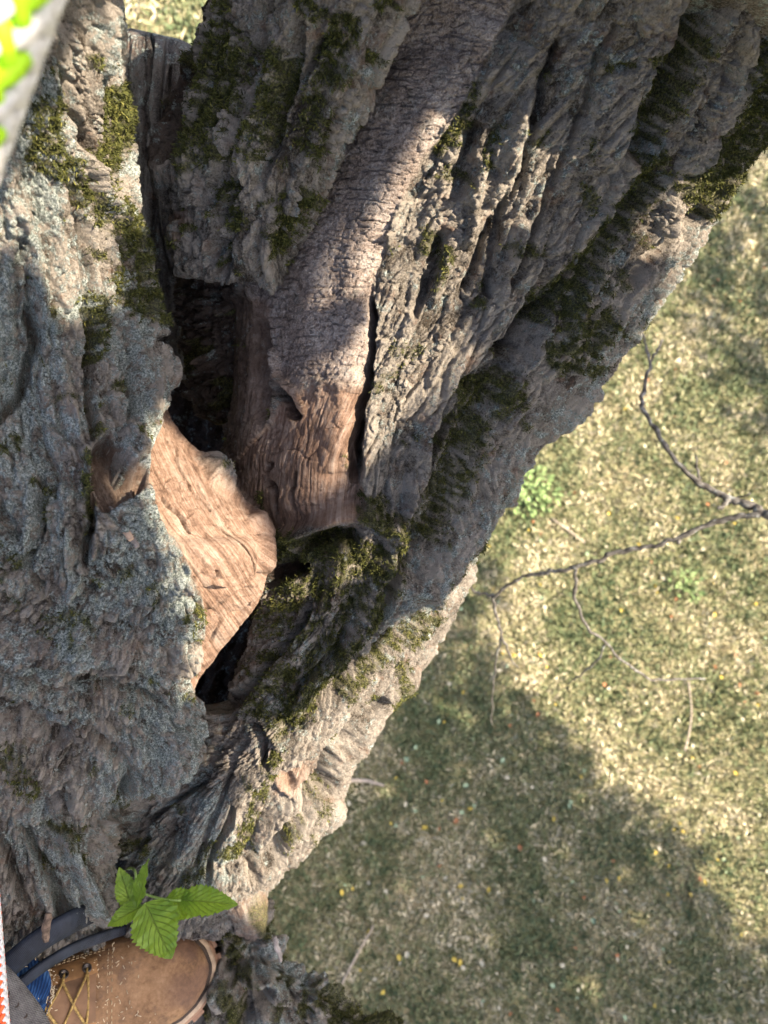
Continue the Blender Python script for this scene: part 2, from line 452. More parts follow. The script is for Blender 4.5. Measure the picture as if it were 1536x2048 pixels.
    for kk in ('moss', 'lichen', 'bare', 'smooth', 'rot'):
        at[kk] = ext(mk.get(kk, np.zeros(px.shape)))
        at[kk][-2:] = 0
    at['tone'] = ext(tone)
    # fibre coordinates
    Bb = np.linspace(ac[-1], ac[-1] + .3, nb)
    U = np.stack([np.repeat(al, nc), np.tile(np.concatenate([ac, Bb]), ns)], 1); U = np.concatenate([U, [[0, 0], [0, 0]]])
    if grain is not None:            # wood whose grain runs its own way
        ga, gb, gm = grain(px, py, mk); U2 = U[:-2].reshape(ns, nc, 2); gm = gm.reshape(ns, nv) > .5
        U2[:, :nv][gm] = np.stack([ga, gb], 1).reshape(ns, nv, 2)[gm]
    F = np.concatenate([F, cap[:, :4]])
    # triangles for the caps come as quads with a repeated corner: build them apart
    quads = F[:-2 * nc]; tris = cap[:, :3]
    me_faces = (quads, tris)
    ob = new_mixed(name, V, quads, tris, mat, at, U)
    put(ob, parent)
    return ob
def new_mixed(name, V, quads, tris, mat, attrs, uv):
    me = bpy.data.meshes.new(name)
    me.vertices.add(len(V)); me.vertices.foreach_set('co', np.ascontiguousarray(V, f32).ravel())
    lp = np.concatenate([quads.ravel(), tris.ravel()]).astype(np.int32)
    me.loops.add(len(lp)); me.loops.foreach_set('vertex_index', lp)
    st = np.concatenate([np.arange(len(quads)) * 4, len(quads) * 4 + np.arange(len(tris)) * 3]).astype(np.int32)
    me.polygons.add(len(st)); me.polygons.foreach_set('loop_start', st)
    me.update(calc_edges=True)
    me.polygons.foreach_set('use_smooth', np.ones(len(st), bool))
    for an, av in attrs.items():
        at = me.attributes.new(an, 'FLOAT', 'POINT'); at.data.foreach_set('value', np.ascontiguousarray(av, f32))
    ul = me.uv_layers.new(name='fibre'); ul.data.foreach_set('uv', np.ascontiguousarray(uv[lp], f32).ravel())
    me.materials.append(mat)
    ob = bpy.data.objects.new(name, me); COL.objects.link(ob)
    return ob

def blobs(px, py, lst, seed, rag=14):
    """soft patches: (points, half width px, strength) with ragged edges"""
    m = np.zeros(px.shape, np.float64)
    wx = px + rag * fbm(px / 38, py / 38, seed, 3); wy = py + rag * fbm(px / 38, py / 38, seed + 5, 3)
    for pts, w, s in lst:
        if len(pts) == 1: pts = [pts[0], (pts[0][0] + 1, pts[0][1] + 1)]
        ix = local(px, py, pts, w * 1.7 + rag)
        if not len(ix): continue
        r, _, _ = seg_dist(wx[ix], wy[ix], pts)
        m[ix] = np.maximum(m[ix], s * (1 - sstep(w * .3, w * 1.6, r)))
    return np.clip(m * (0.72 + 0.9 * fbm(px / 17, py / 17, seed + 9, 4)), 0, 1)
def areas(px, py, lst, seed, soft=10, rag=14):
    m = np.zeros(px.shape, np.float64)
    wx = px + rag * fbm(px / 40, py / 40, seed, 4); wy = py + rag * fbm(px / 40, py / 40, seed + 5, 4)
    for pts, s in lst:
        ix = local(px, py, pts, soft + rag * 2)
        if not len(ix): continue
        m[ix] = np.maximum(m[ix], s * sstep(-soft, soft, poly_sd(wx[ix], wy[ix], pts)))
    return m

base_pt = unp(300, 1800, 1.1)
tree = empty('old_tree', (float(base_pt[0]), float(base_pt[1]), 0.0))
tag(tree, 'huge old forked tree with grey furrowed mossy bark and a dark hollow between its limbs', 'tree')

# ------------------------------------------------------------------ right limb: smooth callus strip, furrowed bark, mossy folds
STRIP = [(800, -60), (1040, -60), (1010, 40), (945, 175), (895, 260), (850, 320), (818, 385), (792, 440), (776, 500), (756, 560), (750, 620), (748, 720), (735, 790),
         (722, 850), (716, 940), (728, 1000), (700, 1030), (640, 1030), (590, 1060), (545, 1060), (500, 1000), (470, 940), (505, 890), (545, 850), (575, 800), (560, 760), (540, 690), (520, 620), (520, 560), (560, 480), (600, 380), (660, 240), (730, 100)]
R_ST = [(200, 1905, 440, 1880, .97, .97, .06, .10), (215, 1850, 470, 1830, .94, .95, .08, .12), (260, 1745, 525, 1770, .91, .93, .09, .12), (270, 1690, 585, 1700, .895, .92, .10, .14), (292, 1590, 672, 1600, .875, .905, .11, .15),
        (432, 1500, 705, 1500, .86, .89, .12, .16), (474, 1400, 785, 1395, .845, .88, .12, .16), (500, 1230, 898, 1225, .825, .86, .12, .18), (490, 1080, 962, 1085, .81, .845, .12, .2), (455, 985, 1008, 985, .80, .835, .125, .2), (455, 925, 1030, 918, .795, .825, .13, .2),
        (475, 760, 1178, 752, .775, .80, .125, .22), (470, 560, 1312, 582, .755, .775, .115, .25), (525, 350, 1452, 378, .72, .73, .11, .25), (620, 100, 1600, 150, .67, .68, .11, .25), (720, -150, 1760, -100, .61, .62, .12, .25), (830, -420, 1960, -330, .53, .54, .12, .25), (930, -520, 1900, -430, .51, .52, .10, .18), (1120, -590, 1760, -530, .50, .50, .05, .08)]
R_STROKES = [
    # overlap of the old bark beside the strip, dark gap under the mossy limb
    ([(760, 90), (728, 160), (690, 235), (652, 305), (622, 380), (600, 440)], 13, -.022, 'slit'),
    ([(1010, 40), (945, 175), (895, 260), (850, 320), (818, 385), (792, 440), (776, 500), (756, 560), (750, 620), (748, 720), (735, 790), (722, 850), (716, 940)], 7, .011, 'step', 90),
    ([(752, 600), (748, 720), (735, 790), (722, 850), (714, 945)], 9, -.028, 'slit'),
    ([(720, 840), (712, 900), (708, 960)], 13, -.020, 'slit'),
    ([(570, 1060), (640, 980), (660, 880), (650, 700), (660, 560), (720, 420), (800, 250), (880, 100)], 120, .012),
    # long dark furrow down the middle of the lower limb
    ([(905, 800), (872, 870), (838, 965), (800, 1060), (772, 1160), (735, 1275)], 17, -.034, 'slit'),
    ([(980, 760), (930, 850), (880, 960), (840, 1060), (800, 1150)], 42, -.020),
    ([(860, 860), (826, 960), (790, 1050), (760, 1150)], 24, .012),
    ([(1040, 860), (985, 930), (930, 1030), (880, 1120), (810, 1230)], 34, .014),
    ([(1000, 1000), (940, 1110), (870, 1220)], 16, -.008),
    # furrows of the upper bark
    ([(1440, -60), (1380, 40), (1330, 150), (1290, 240), (1255, 320)], 44, -.034),
    ([(1395, 20), (1345, 110), (1320, 170)], 22, -.022),
    ([(1310, 330), (1230, 440), (1150, 540), (1060, 640), (985, 720)], 40, -.017),
    ([(1390, 400), (1320, 460), (1280, 500), (1230, 560)], 14, -.016, 'slit'),
    ([(1120, 60), (1085, 140), (1060, 220), (1040, 310), (1015, 400)], 11, -.012),
    ([(1225, 20), (1180, 110), (1165, 190), (1120, 300), (1090, 380)], 12, -.012),
    ([(955, 240), (935, 300), (925, 340), (905, 400)], 24, -.015),
    ([(975, 430), (950, 510), (920, 590)], 11, -.014),
    ([(1010, 380), (990, 440), (975, 520), (965, 600)], 9, -.012, 'slit'),
    ([(890, 450), (868, 520), (845, 590), (830, 640)], 16, -.016),
    ([(1095, 330), (1070, 420), (1040, 500), (1000, 600)], 10, -.011),
    ([(1000, 720), (1040, 660), (1110, 580), (1170, 510)], 8, -.010, 'slit'),
    ([(960, 700), (1000, 690), (1040, 690)], 12, -.016),
    ([(905, 770), (960, 745), (1020, 735)], 26, -.012),
    ([(1180, 760), (1120, 800), (1070, 870)], 22, .008),
    # raised ridges
    ([(1060, 170), (1030, 270), (1000, 370), (985, 420)], 26, .013),
    ([(960, 330), (945, 420), (925, 500)], 20, .011),
    ([(905, 480), (880, 560), (868, 620)], 16, .010),
    ([(1040, 420), (1010, 520), (985, 620)], 16, .009),
    ([(1330, 380), (1300, 460)], 18, .010),
    # folded collar below the strip and the hollow under it
    ([(560, 1075), (620, 1050), (680, 1022), (735, 1018), (768, 1040), (775, 1085)], 26, .022),
    ([(575, 1110), (600, 1135), (560, 1150), (540, 1140)], 26, -.050),
    ([(600, 1085), (660, 1070), (720, 1072)], 20, -.020),
    ([(690, 1080), (670, 1180), (610, 1280), (540, 1380)], 26, .012),
    ([(760, 1090), (745, 1170), (705, 1260), (640, 1350), (575, 1440)], 34, .018),
    ([(640, 1200), (590, 1280), (530, 1360), (470, 1430)], 15, -.018),
    ([(700, 1230), (650, 1310), (590, 1390)], 10, -.012),
    ([(500, 1150), (470, 1230), (430, 1330), (400, 1400)], 60, -.065),
    ([(420, 1400), (428, 1465), (405, 1500)], 40, -.070),
    # curled callus below the cavity
    ([(462, 1385), (470, 1440), (450, 1490), (410, 1530), (350, 1565), (300, 1600), (280, 1650), (282, 1715)], 15, .032),
    ([(300, 1700), (312, 1640), (350, 1600), (420, 1555), (465, 1500)], 8, -.014),
    ([(345, 1600), (350, 1630), (345, 1665)], 11, -.022),
    ([(256, 1600), (252, 1660), (258, 1740)], 21, -.065, 'slit'),
    ([(520, 1440), (532, 1480), (530, 1525)], 11, -.045, 'slit'),
    # the overhanging tongue and broken lit ridge
    ([(870, 1215), (790, 1290), (700, 1360), (620, 1430), (560, 1478)], 9, -.014, 'step', 70),
    ([(545, 1440), (565, 1475), (600, 1450)], 16, .014),
    ([(760, 1385), (700, 1440), (650, 1500), (640, 1540), (590, 1610), (545, 1680), (520, 1730)], 23, -.038),
    ([(655, 1500), (650, 1560), (640, 1590)], 20, -.030),
    ([(560, 1640), (510, 1700), (490, 1750)], 17, -.026),
    ([(545, 1545), (575, 1555), (610, 1525)], 13, .014),
    ([(590, 1560), (540, 1620), (500, 1690)], 20, .016),
    ([(820, 1320), (740, 1420), (680, 1500)], 15, .012),
    ([(690, 1590), (620, 1660), (560, 1730)], 16, .012),
    ([(440, 1560), (400, 1640), (360, 1730)], 22, .010),
    ([(470, 1600), (430, 1690), (410, 1760)], 10, -.014),
    ([(505, 1470), (470, 1540), (420, 1640), (395, 1720)], 8, -.010),
    # eye-shaped pocket left of the strip
    ([(565, 775), (592, 800), (600, 825), (588, 838)], 15, -.040, 'slit'),
    ([(545, 690), (565, 755), (600, 785), (618, 830)], 10, .012),
    ([(520, 640), (535, 720), (540, 790), (520, 850)], 22, -.016),
    ([(530, 960), (555, 985), (562, 1030)], 8, -.014, 'slit'), ([(548, 925), (530, 950)], 7, -.012),
    ([(600, 940), (590, 985), (600, 1020)], 7, -.008),
]
def R_masks(px, py, a, b):
    strip = areas(px, py, [(STRIP, 1)], 21, 5, 7)
    low = sstep(735, 800, py + 30 * fbm(px / 30, py / 30, 5, 3))
    bare = strip * low + areas(px, py, [([(470, 600), (540, 600), (545, 700), (560, 800), (530, 900), (500, 1000), (460, 1000)], .7), ([(540, 1540), (610, 1510), (600, 1550), (560, 1565)], .8)], 25, 10, 12)
    smooth = strip * (1 - low)
    moss = blobs(px, py, [([(1540, 60), (1500, 200), (1440, 300), (1380, 380)], 48, 1), ([(1380, 60), (1320, 180), (1280, 260)], 42, .95), ([(1300, 330), (1230, 430), (1160, 520), (1110, 600)], 42, .9), ([(1080, 610), (1180, 640), (1110, 700)], 46, .85),
        ([(950, 170), (920, 260), (880, 300)], 20, .8), ([(990, 260), (965, 330)], 14, .7), ([(895, 500), (872, 580)], 13, .8), ([(965, 560), (945, 610)], 12, .8), ([(1010, 480), (1060, 500)], 24, .6), ([(920, 780), (1000, 770)], 34, .9), ([(890, 830), (870, 900)], 22, .8),
        ([(940, 850), (900, 960), (850, 1060)], 30, .75), ([(735, 1000), (790, 1060), (790, 1120)], 30, .95), ([(580, 1090), (680, 1090), (740, 1120)], 42, .95), ([(600, 1160), (680, 1190)], 45, .75), ([(760, 1160), (730, 1230)], 18, .95), ([(560, 1230), (620, 1260)], 30, .6), ([(700, 1280), (640, 1360), (580, 1430)], 32, .85),
        ([(860, 1230), (760, 1310), (680, 1380)], 16, .75), ([(900, 1130), (930, 1080)], 20, .6), ([(740, 1390), (690, 1440)], 16, .8), ([(540, 1540), (500, 1620), (470, 1690)], 16, .7), ([(620, 1560), (550, 1680)], 20, .7), ([(520, 990), (530, 1060)], 14, .6), ([(410, 1700), (380, 1760)], 16, .6), ([(700, 900), (690, 960)], 7, .5), ([(530, 1520), (560, 1500)], 16, .7)], 31)
    moss = np.maximum(moss, areas(px, py, [([(560, 1080), (700, 1060), (780, 1080), (790, 1180), (720, 1290), (620, 1400), (560, 1460), (500, 1440), (520, 1300), (540, 1180)], .62), ([(930, 780), (1040, 760), (960, 900), (860, 1060), (790, 1190), (770, 1180), (850, 980)], .6)], 34, 26, 20) * np.clip(.75 + 1.0 * fbm(px / 26, py / 26, 35, 4), 0, 1.4))
    moss = np.maximum(moss, 0.55 * sstep(.12, .5, fbm(px / 75, py / 75, 33, 3)) * (1 - strip) * sstep(500, 1100, px + py * .5))
    lich = blobs(px, py, [([(1020, 900), (960, 1040), (880, 1150), (800, 1230)], 46, .55), ([(1000, 980), (930, 1120)], 26, .7), ([(1200, 160), (1180, 60)], 30, .45), ([(1290, 300), (1290, 280)], 26, .5), ([(1500, 330), (1350, 500), (1200, 690), (1080, 850)], 26, .55), ([(700, 1250), (560, 1440)], 30, .35), ([(400, 1600), (420, 1720)], 60, .6), ([(330, 1620), (300, 1720)], 30, .5), ([(1020, 330)], 60, .3), ([(960, 300)], 50, .2), ([(850, 250), (780, 200)], 60, .22), ([(640, 270)], 30, .3)], 37, 20)
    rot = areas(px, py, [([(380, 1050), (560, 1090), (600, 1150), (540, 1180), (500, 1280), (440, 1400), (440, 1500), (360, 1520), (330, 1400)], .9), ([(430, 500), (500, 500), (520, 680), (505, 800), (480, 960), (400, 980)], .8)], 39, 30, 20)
    return dict(moss=moss * (1 - smooth * .8), lichen=lich, bare=np.clip(bare, 0, 1), smooth=smooth, rot=rot, strip=strip)
def R_style(a, b, px, py, mk):
    h1, t1 = bark_rough(a, b, 1); hl, tl = bark_lumpy(a, b, 9, .9)
    lo = sstep(900, 1250, py + (px - 800) * -.3) * .55
    h1 = h1 * (1 - lo) + hl * lo; t1 = t1 * (1 - lo) + tl * lo
    h2, t2 = bark_smooth(a, b, 2); h3, t3 = wood_bare(a, b, 3)
    s = mk['smooth']; w = mk['bare'] * (1 - s); r = 1 - s - w
    return h1 * r + h2 * s + h3 * w, t1 * r + t2 * s + t3 * w
comp('right_limb', R_ST, 890, 466, R_style, R_STROKES, R_masks, tree, M_BARK, seed=1)

# ------------------------------------------------------------------ left limb with the barkless lip
L_EDGE = [(1990, 150, .95), (1900, 190, .90), (1850, 205, .85), (1760, 220, .83), (1700, 222, .82), (1625, 222, .81), (1598, 240, .79), (1565, 308, .765), (1530, 366, .745), (1500, 384, .735), (1470, 388, .73), (1430, 380, .72), (1395, 390, .71), (1360, 404, .70), (1310, 438, .69), (1260, 478, .68),
          (1205, 520, .67), (1150, 540, .66), (1110, 546, .655), (1070, 547, .65), (1035, 532, .65), (1010, 511, .65), (985, 484, .652), (958, 454, .655), (900, 400, .66), (830, 346, .66), (740, 322, .66), (680, 298, .655), (600, 282, .645), (450, 256, .62), (280, 218, .585), (60, 196, .53), (-120, 165, .48), (-400, 115, .40)]
L_ST = []
for y, x, d in L_EDGE:
    u = sstep(1990, -400, float(y))
    L_ST.append((-300, y, x, y, d - .06 - .02 * u, d, .085 - .02 * u, .26))
L_ST += [(-270, -480, 80, -480, .32, .39, .05, .18), (-200, -530, 0, -530, .33, .38, .02, .08)]
LIP = [(318, 770), (345, 800), (430, 950), (520, 1000), (570, 1070), (550, 1180), (450, 1330), (410, 1400), (366, 1385), (378, 1340), (412, 1260), (408, 1205), (380, 1150), (352, 1080), (320, 1030), (300, 985), (292, 930), (310, 870)]
L_STROKES = [
    (LIP, 5, -.007, 'area'), ([(425, 1080), (430, 1180)], 130, .016),
    ([(182, 905), (215, 878), (228, 905), (252, 948), (286, 955), (300, 985), (255, 1005), (205, 1030), (182, 1000)], 4, -.018, 'area'),
    ([(520, 1010), (552, 1070), (540, 1150)], 22, .014),
    ([(330, 980), (370, 1030), (390, 1070)], 3, -.008, 'slit'), ([(440, 1040), (490, 1100), (520, 1150)], 2.5, -.006, 'slit'), ([(360, 880), (385, 960), (430, 1010)], 2.5, -.004, 'slit'),
    ([(425, 1130), (430, 1150), (420, 1160)], 4, -.006), ([(470, 1170), (500, 1165), (535, 1150)], 3, -.005, 'slit'), ([(535, 1160), (520, 1200), (450, 1300), (390, 1365)], 20, .005),
    ([(420, 1230), (470, 1190), (530, 1170)], 12, .005), ([(410, 1320), (460, 1250), (510, 1215)], 3, -.006, 'slit'),
    ([(400, 1355), (378, 1385)], 10, -.012),
    # furrows
    ([(152, 420), (158, 560), (165, 700), (170, 800), (178, 900)], 12, -.015), ([(185, 960), (182, 1040), (168, 1130)], 11, -.024),
    ([(50, 600), (62, 660), (55, 740), (25, 820), (-10, 860)], 15, -.018), ([(100, 290), (118, 360), (140, 440), (150, 500)], 15, -.024), ([(95, 120), (110, 200), (150, 300)], 14, -.014),
    ([(205, -20), (212, 80), (222, 180)], 9, -.018), ([(20, 380), (50, 480), (70, 600), (100, 670)], 20, .014), ([(140, 300), (175, 380), (205, 450)], 12, .012), ([(60, 420), (20, 520)], 14, -.012),
    ([(225, 650), (250, 740), (240, 860)], 9, -.010), ([(290, 640), (318, 672)], 12, .014), ([(285, 680), (310, 700)], 9, -.020),
    ([(90, 950), (85, 1050), (60, 1130)], 14, -.013), ([(0, 1000), (40, 1080)], 16, -.012), ([(100, 1160), (135, 1180), (160, 1140)], 15, .014), ([(60, 1130), (120, 1195), (200, 1170)], 12, -.014),
    ([(240, 870), (270, 950), (268, 940)], 26, .008),
    # fold under the bulge
    ([(-80, 1300), (20, 1325), (90, 1360), (180, 1345), (270, 1370), (330, 1400)], 15, -.022), ([(-80, 1250), (60, 1290), (180, 1280), (300, 1310)], 40, .016), ([(-40, 1400), (60, 1420), (130, 1480)], 55, -.016),
    ([(180, 1440), (250, 1520), (240, 1580)], 22, -.012), ([(330, 1450), (345, 1510), (300, 1550)], 34, .014), ([(280, 1530), (230, 1590)], 14, -.014),
    ([(40, 1640), (85, 1720), (120, 1800), (150, 1870)], 15, -.022), ([(-30, 1640), (20, 1720), (60, 1810)], 14, -.020), ([(110, 1640), (160, 1740), (195, 1840)], 20, .014), ([(0, 1590), (70, 1600), (140, 1570)], 16, -.012), ([(170, 1600), (215, 1690), (225, 1760)], 10, -.010),
    ([(150, 1560), (200, 1640)], 24, .010),
]
def L_masks(px, py, a, b):
    bare = np.maximum(areas(px, py, [(LIP, 1)], 51, 5, 9), areas(px, py, [([(182, 905), (215, 878), (228, 905), (252, 948), (286, 955), (300, 985), (255, 1005), (205, 1030), (182, 1000)], .75)], 52, 4, 5))
    moss = blobs(px, py, [([(70, 180), (60, 300), (110, 330)], 34, .8), ([(190, 180), (200, 260), (180, 320)], 30, 1), ([(150, 380), (200, 430), (250, 520)], 34, .9), ([(260, 560), (290, 640)], 26, .95), ([(170, 600), (175, 720)], 18, .95), ([(210, 560), (240, 620)], 26, .8), ([(225, 780)], 20, .7), ([(265, 890)], 16, .8), ([(170, 940), (178, 1060)], 12, .9), ([(80, 980), (90, 1030)], 16, .8),
        ([(30, 890), (10, 920)], 22, .7), ([(60, 1100), (20, 1130)], 22, .6), ([(20, 1490), (60, 1560)], 40, .6), ([(390, 1230)], 26, .8), ([(120, 1640), (150, 1700)], 22, .7), ([(90, 1240), (160, 1250)], 30, .5), ([(260, 440), (280, 560)], 16, .8), ([(60, 110)], 30, .5), ([(100, 1740)], 22, .6), ([(350, 1040)], 9, .7), ([(235, 1590)], 18, .6)], 55)
    moss = np.maximum(moss, 0.55 * sstep(.15, .5, fbm(px / 70, py / 70, 58, 3)) * (1 - bare))
    lich = blobs(px, py, [([(30, 150), (60, 330), (40, 480)], 60, .45), ([(20, 600), (60, 900), (50, 1080)], 80, .5), ([(220, 600), (240, 800), (270, 900)], 60, .42), ([(280, 1050), (320, 1150), (340, 1220)], 70, .62), ([(200, 1150), (160, 1240)], 60, .5), ([(300, 1380), (340, 1500), (250, 1560)], 70, .5), ([(100, 1400), (60, 1330)], 60, .4), ([(80, 1650), (140, 1780)], 60, .45), ([(170, 30), (180, 110)], 20, .6), ([(230, 350), (260, 480)], 30, .45), ([(130, 500), (160, 620)], 40, .4)], 60, 24)
    return dict(moss=moss * (1 - .85 * bare), lichen=np.clip(lich * 1.25 + .12, 0, 1) * (1 - bare), bare=bare, rot=.35 * areas(px, py, [([(182, 905), (215, 878), (252, 948), (286, 955), (255, 1005), (205, 1030)], 1)], 52, 4, 5), smooth=np.zeros(px.shape))
def L_grain(px, py, mk):
    x = px + 22 * np.sin(py / 130); return (x * .50 + py * .86) / 2300, (x * .86 - py * .50) / 2300, mk['bare']
def L_style(a, b, px, py, mk):
    h1, t1 = bark_rough(a, b, 61); h2, t2 = bark_lumpy(a, b, 71, 1.05); ga, gb, _ = L_grain(px, py, mk); h3, t3 = wood_bare(ga + 3, gb + 3, 75)
    lo = sstep(880, 1130, py); w = mk['bare']
    return (h1 * (1 - lo) + h2 * lo) * (1 - w) + h3 * w, (t1 * (1 - lo) + t2 * lo) * (1 - w) + t3 * w
comp('left_limb', L_ST, 770, 350, L_style, L_STROKES, L_masks, tree, M_BARK, seed=2, vden=lambda v: np.where(v < .36, .3, 1.0), grain=L_grain)

# ------------------------------------------------------------------ mossy middle limb
M_ST = [(398, 556, 545, 566, .725, .69, .02, .05), (386, 535, 560, 545, .72, .675, .04, .08), (376, 490, 578, 495, .715, .655, .055, .1), (370, 420, 600, 432, .71, .64, .06, .1), (334, 330, 642, 312, .70, .62, .07, .12), (350, 250, 674, 258, .695, .605, .07, .12),
        (386, 130, 738, 140, .675, .58, .075, .12), (432, 0, 792, 0, .65, .55, .08, .12), (520, -180, 880, -180, .60, .51, .08, .12), (640, -420, 1000, -420, .52, .44, .08, .12), (720, -500, 960, -500, .50, .44, .03, .05)]
M_STROKES = [([(450, -30), (405, 120), (375, 260), (360, 340)], 26, -.02), ([(560, 20), (520, 160), (480, 300), (440, 420)], 22, -.010), ([(630, 30), (590, 180), (550, 300), (520, 380)], 16, -.012), ([(700, 80), (650, 200), (610, 300)], 14, .008), ([(660, 60), (640, 110), (605, 180)], 12, -.012),
             ([(420, 370), (425, 400)], 7, .010), ([(500, 340), (460, 440), (440, 520)], 14, -.016), ([(400, 440), (395, 500), (415, 540)], 18, .010), ([(545, 430), (530, 500), (540, 550)], 14, .010), ([(470, 470), (455, 540)], 14, -.020)]
def M_masks(px, py, a, b):
    moss = blobs(px, py, [([(480, 100), (460, 200), (440, 300)], 42, .95), ([(580, 120), (575, 180), (560, 230)], 26, 1), ([(690, 40), (660, 110), (660, 140)], 26, .85), ([(630, 210), (610, 280)], 26, .75), ([(540, 250), (520, 300)], 34, .8), ([(590, 380), (570, 430), (550, 480)], 24, .95), ([(470, 380), (490, 440)], 34, .8), ([(420, 280), (400, 330)], 30, .7), ([(640, 20)], 26, .8)], 81)
    moss = np.maximum(moss, .6 * sstep(.05, .45, fbm(px / 60, py / 60, 83, 3)))
    lich = blobs(px, py, [([(550, 60)], 30, .4), ([(530, 180), (515, 230)], 20, .5), ([(690, 240), (650, 300)], 24, .45), ([(720, 120)], 30, .35)], 85)
    rot = areas(px, py, [([(420, -80), (470, -60), (400, 150), (370, 300), (340, 350), (310, 330), (340, 230)], .8)], 87, 14, 10)  # left flank lies in shadow; that shade is painted in as dark colour
    return dict(moss=moss, lichen=lich, rot=rot, bare=.8 * areas(px, py, [([(375, 430), (410, 410), (415, 460), (395, 490)], 1)], 88, 8, 8), smooth=np.zeros(px.shape))
comp('middle_limb', M_ST, 420, 300, lambda a, b, px, py, mk: bark_rough(a, b, 91, .9), M_STROKES, M_masks, tree, M_BARK, seed=3)

# ------------------------------------------------------------------ rotten wood inside the cavity, grey stub behind it, knotty foot, trunk
def plain(**kw):
    def f(px, py, a, b):
        z = np.zeros(px.shape)
        d = dict(moss=z, lichen=z, bare=z, smooth=z, rot=z)
        for k, v in kw.items(): d[k] = z + v if not callable(v) else v(px, py)
        return d
    return f
I_ST = [(430, 850, 505, 850, .86, .83, .02, .05), (412, 760, 520, 760, .85, .81, .04, .06), (392, 680, 545, 680, .84, .79, .05, .08), (384, 600, 560, 600, .83, .77, .06, .08), (392, 520, 560, 520, .80, .75, .05, .08), (420, 450, 560, 450, .78, .74, .03, .06)]
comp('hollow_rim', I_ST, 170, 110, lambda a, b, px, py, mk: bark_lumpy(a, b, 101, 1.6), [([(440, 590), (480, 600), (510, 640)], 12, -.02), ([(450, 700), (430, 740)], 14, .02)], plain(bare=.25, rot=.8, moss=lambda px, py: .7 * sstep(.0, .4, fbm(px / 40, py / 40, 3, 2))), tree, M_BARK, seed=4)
H_ST = [(40, 1800, 420, 1800, 1.02, 1.02, .03, .1), (60, 1500, 560, 1500, 1.03, 1.03, -.02, .12), (100, 1200, 700, 1200, 1.05, 1.05, -.05, .12), (120, 900, 700, 900, 1.06, 1.06, -.06, .12), (130, 600, 640, 600, 1.04, 1.04, -.06, .12), (150, 380, 620, 380, 1.01, 1.01, -.03, .1), (180, 240, 600, 230, .99, .99, .0, .08)]
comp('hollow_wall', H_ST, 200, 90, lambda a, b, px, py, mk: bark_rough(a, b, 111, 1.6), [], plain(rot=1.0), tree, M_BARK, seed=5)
S_ST = [(262, 760, 372, 760, .95, .95, .03, .06), (255, 600, 385, 600, .94, .94, .05, .08), (236, 400, 392, 400, .92, .92, .06, .09), (226, 250, 400, 260, .90, .90, .065, .09), (222, 130, 402, 150, .885, .885, .065, .09), (226, 80, 396, 108, .878, .878, .06, .08), (236, 62, 384, 92, .876, .876, .05, .07), (262, 56, 360, 78, .875, .875, .02, .03)]
def stub_style(a, b, px, py, mk):
    wb = b + .004 * fbm(a * 9, b * 12, 121, 3)
    ck = -sstep(.05, .0, np.abs(perlin(a * 3.5, wb * 40, 122))) * .006
    f1, f2, c = worley(a * 60, wb * 190, 125)
    return ck + .0012 * fbm(a * 30, wb * 260, 123, 3) + .0035 * fbm(a * 14, b * 26, 124, 3) + .0012 * c * sstep(0, .25, f2 - f1), np.clip(.45 + .6 * fbm(a * 9, wb * 90, 126, 3), 0, 1)
comp('limb_stub', S_ST, 300, 150, stub_style, [([(300, 60), (302, 140), (292, 220), (290, 330)], 4, -.010, 'slit'), ([(345, 130), (338, 200), (345, 240)], 5, -.006)], plain(lichen=lambda px, py: .25 * (py < 130)), tree, M_STUB, seed=6)

B_ST = [(255, 1905, 470, 1795, .99, .955, .03, .06), (270, 1960, 520, 1830, .985, .955, .045, .08), (285, 2000, 556, 1885, .985, .96, .055, .1), (300, 2040, 590, 1925, .985, .965, .06, .1), (330, 2090, 655, 1965, .99, .97, .06, .12), (380, 2150, 740, 2035, .995, .98, .06, .12), (450, 2230, 820, 2105, 1.0, .99, .06, .12), (560, 2330, 900, 2200, 1.02, 1.0, .06, .12)]
def b_style(a, b, px, py, mk):
    wx = px + 14 * fbm(px / 40, py / 40, 131, 3); wy = py + 14 * fbm(px / 40, py / 40, 132, 3)
    u = (wx * .8 + wy * .6); v = (-wx * .6 + wy * .8)
    f1, f2, c = worley(u / 120, v / 55, 133)
    g1, g2, gc = worley(u / 46, v / 26, 134)
    h = .030 * sstep(0, .5, f2 - f1) * (.4 + c) + .010 * sstep(0, .5, g2 - g1) * gc + .003 * fbm(px / 12, py / 12, 135, 3)
    h2, t2 = bark_lumpy(a, b, 136, .6)
    return h + h2 - .014, np.clip(t2 + .2 * c, 0, 1)
def b_masks(px, py, a, b):
    z = np.zeros(px.shape)
    moss = blobs(px, py, [([(640, 1990), (740, 2060)], 30, 1), ([(470, 1850), (430, 1880)], 30, .8), ([(470, 1930), (490, 1950)], 26, .8), ([(560, 2000)], 26, .6), ([(420, 2020), (480, 2040)], 30, .6), ([(520, 1860)], 20, .8)], 138)
    moss = np.maximum(moss, .75 * sstep(-.15, .35, fbm(px / 50, py / 50, 139, 3)))
    lich = blobs(px, py, [([(500, 1880), (550, 1930), (600, 1960)], 30, .7), ([(600, 2040), (560, 2040)], 40, .45), ([(430, 1950)], 30, .3)], 140)
    return dict(moss=moss, lichen=lich, bare=z, smooth=z, rot=z)
comp('knotty_burl', B_ST, 260, 240, b_style, [([(470, 1950), (540, 1945), (600, 1965)], 9, .014), ([(480, 1965), (540, 1968)], 12, -.016), ([(440, 1870), (420, 1930), (400, 1990)], 20, -.02), ([(630, 1960), (620, 2000)], 8, .012), ([(400, 1990), (470, 2040)], 20, .014)], b_masks, tree, M_BARK, seed=7)

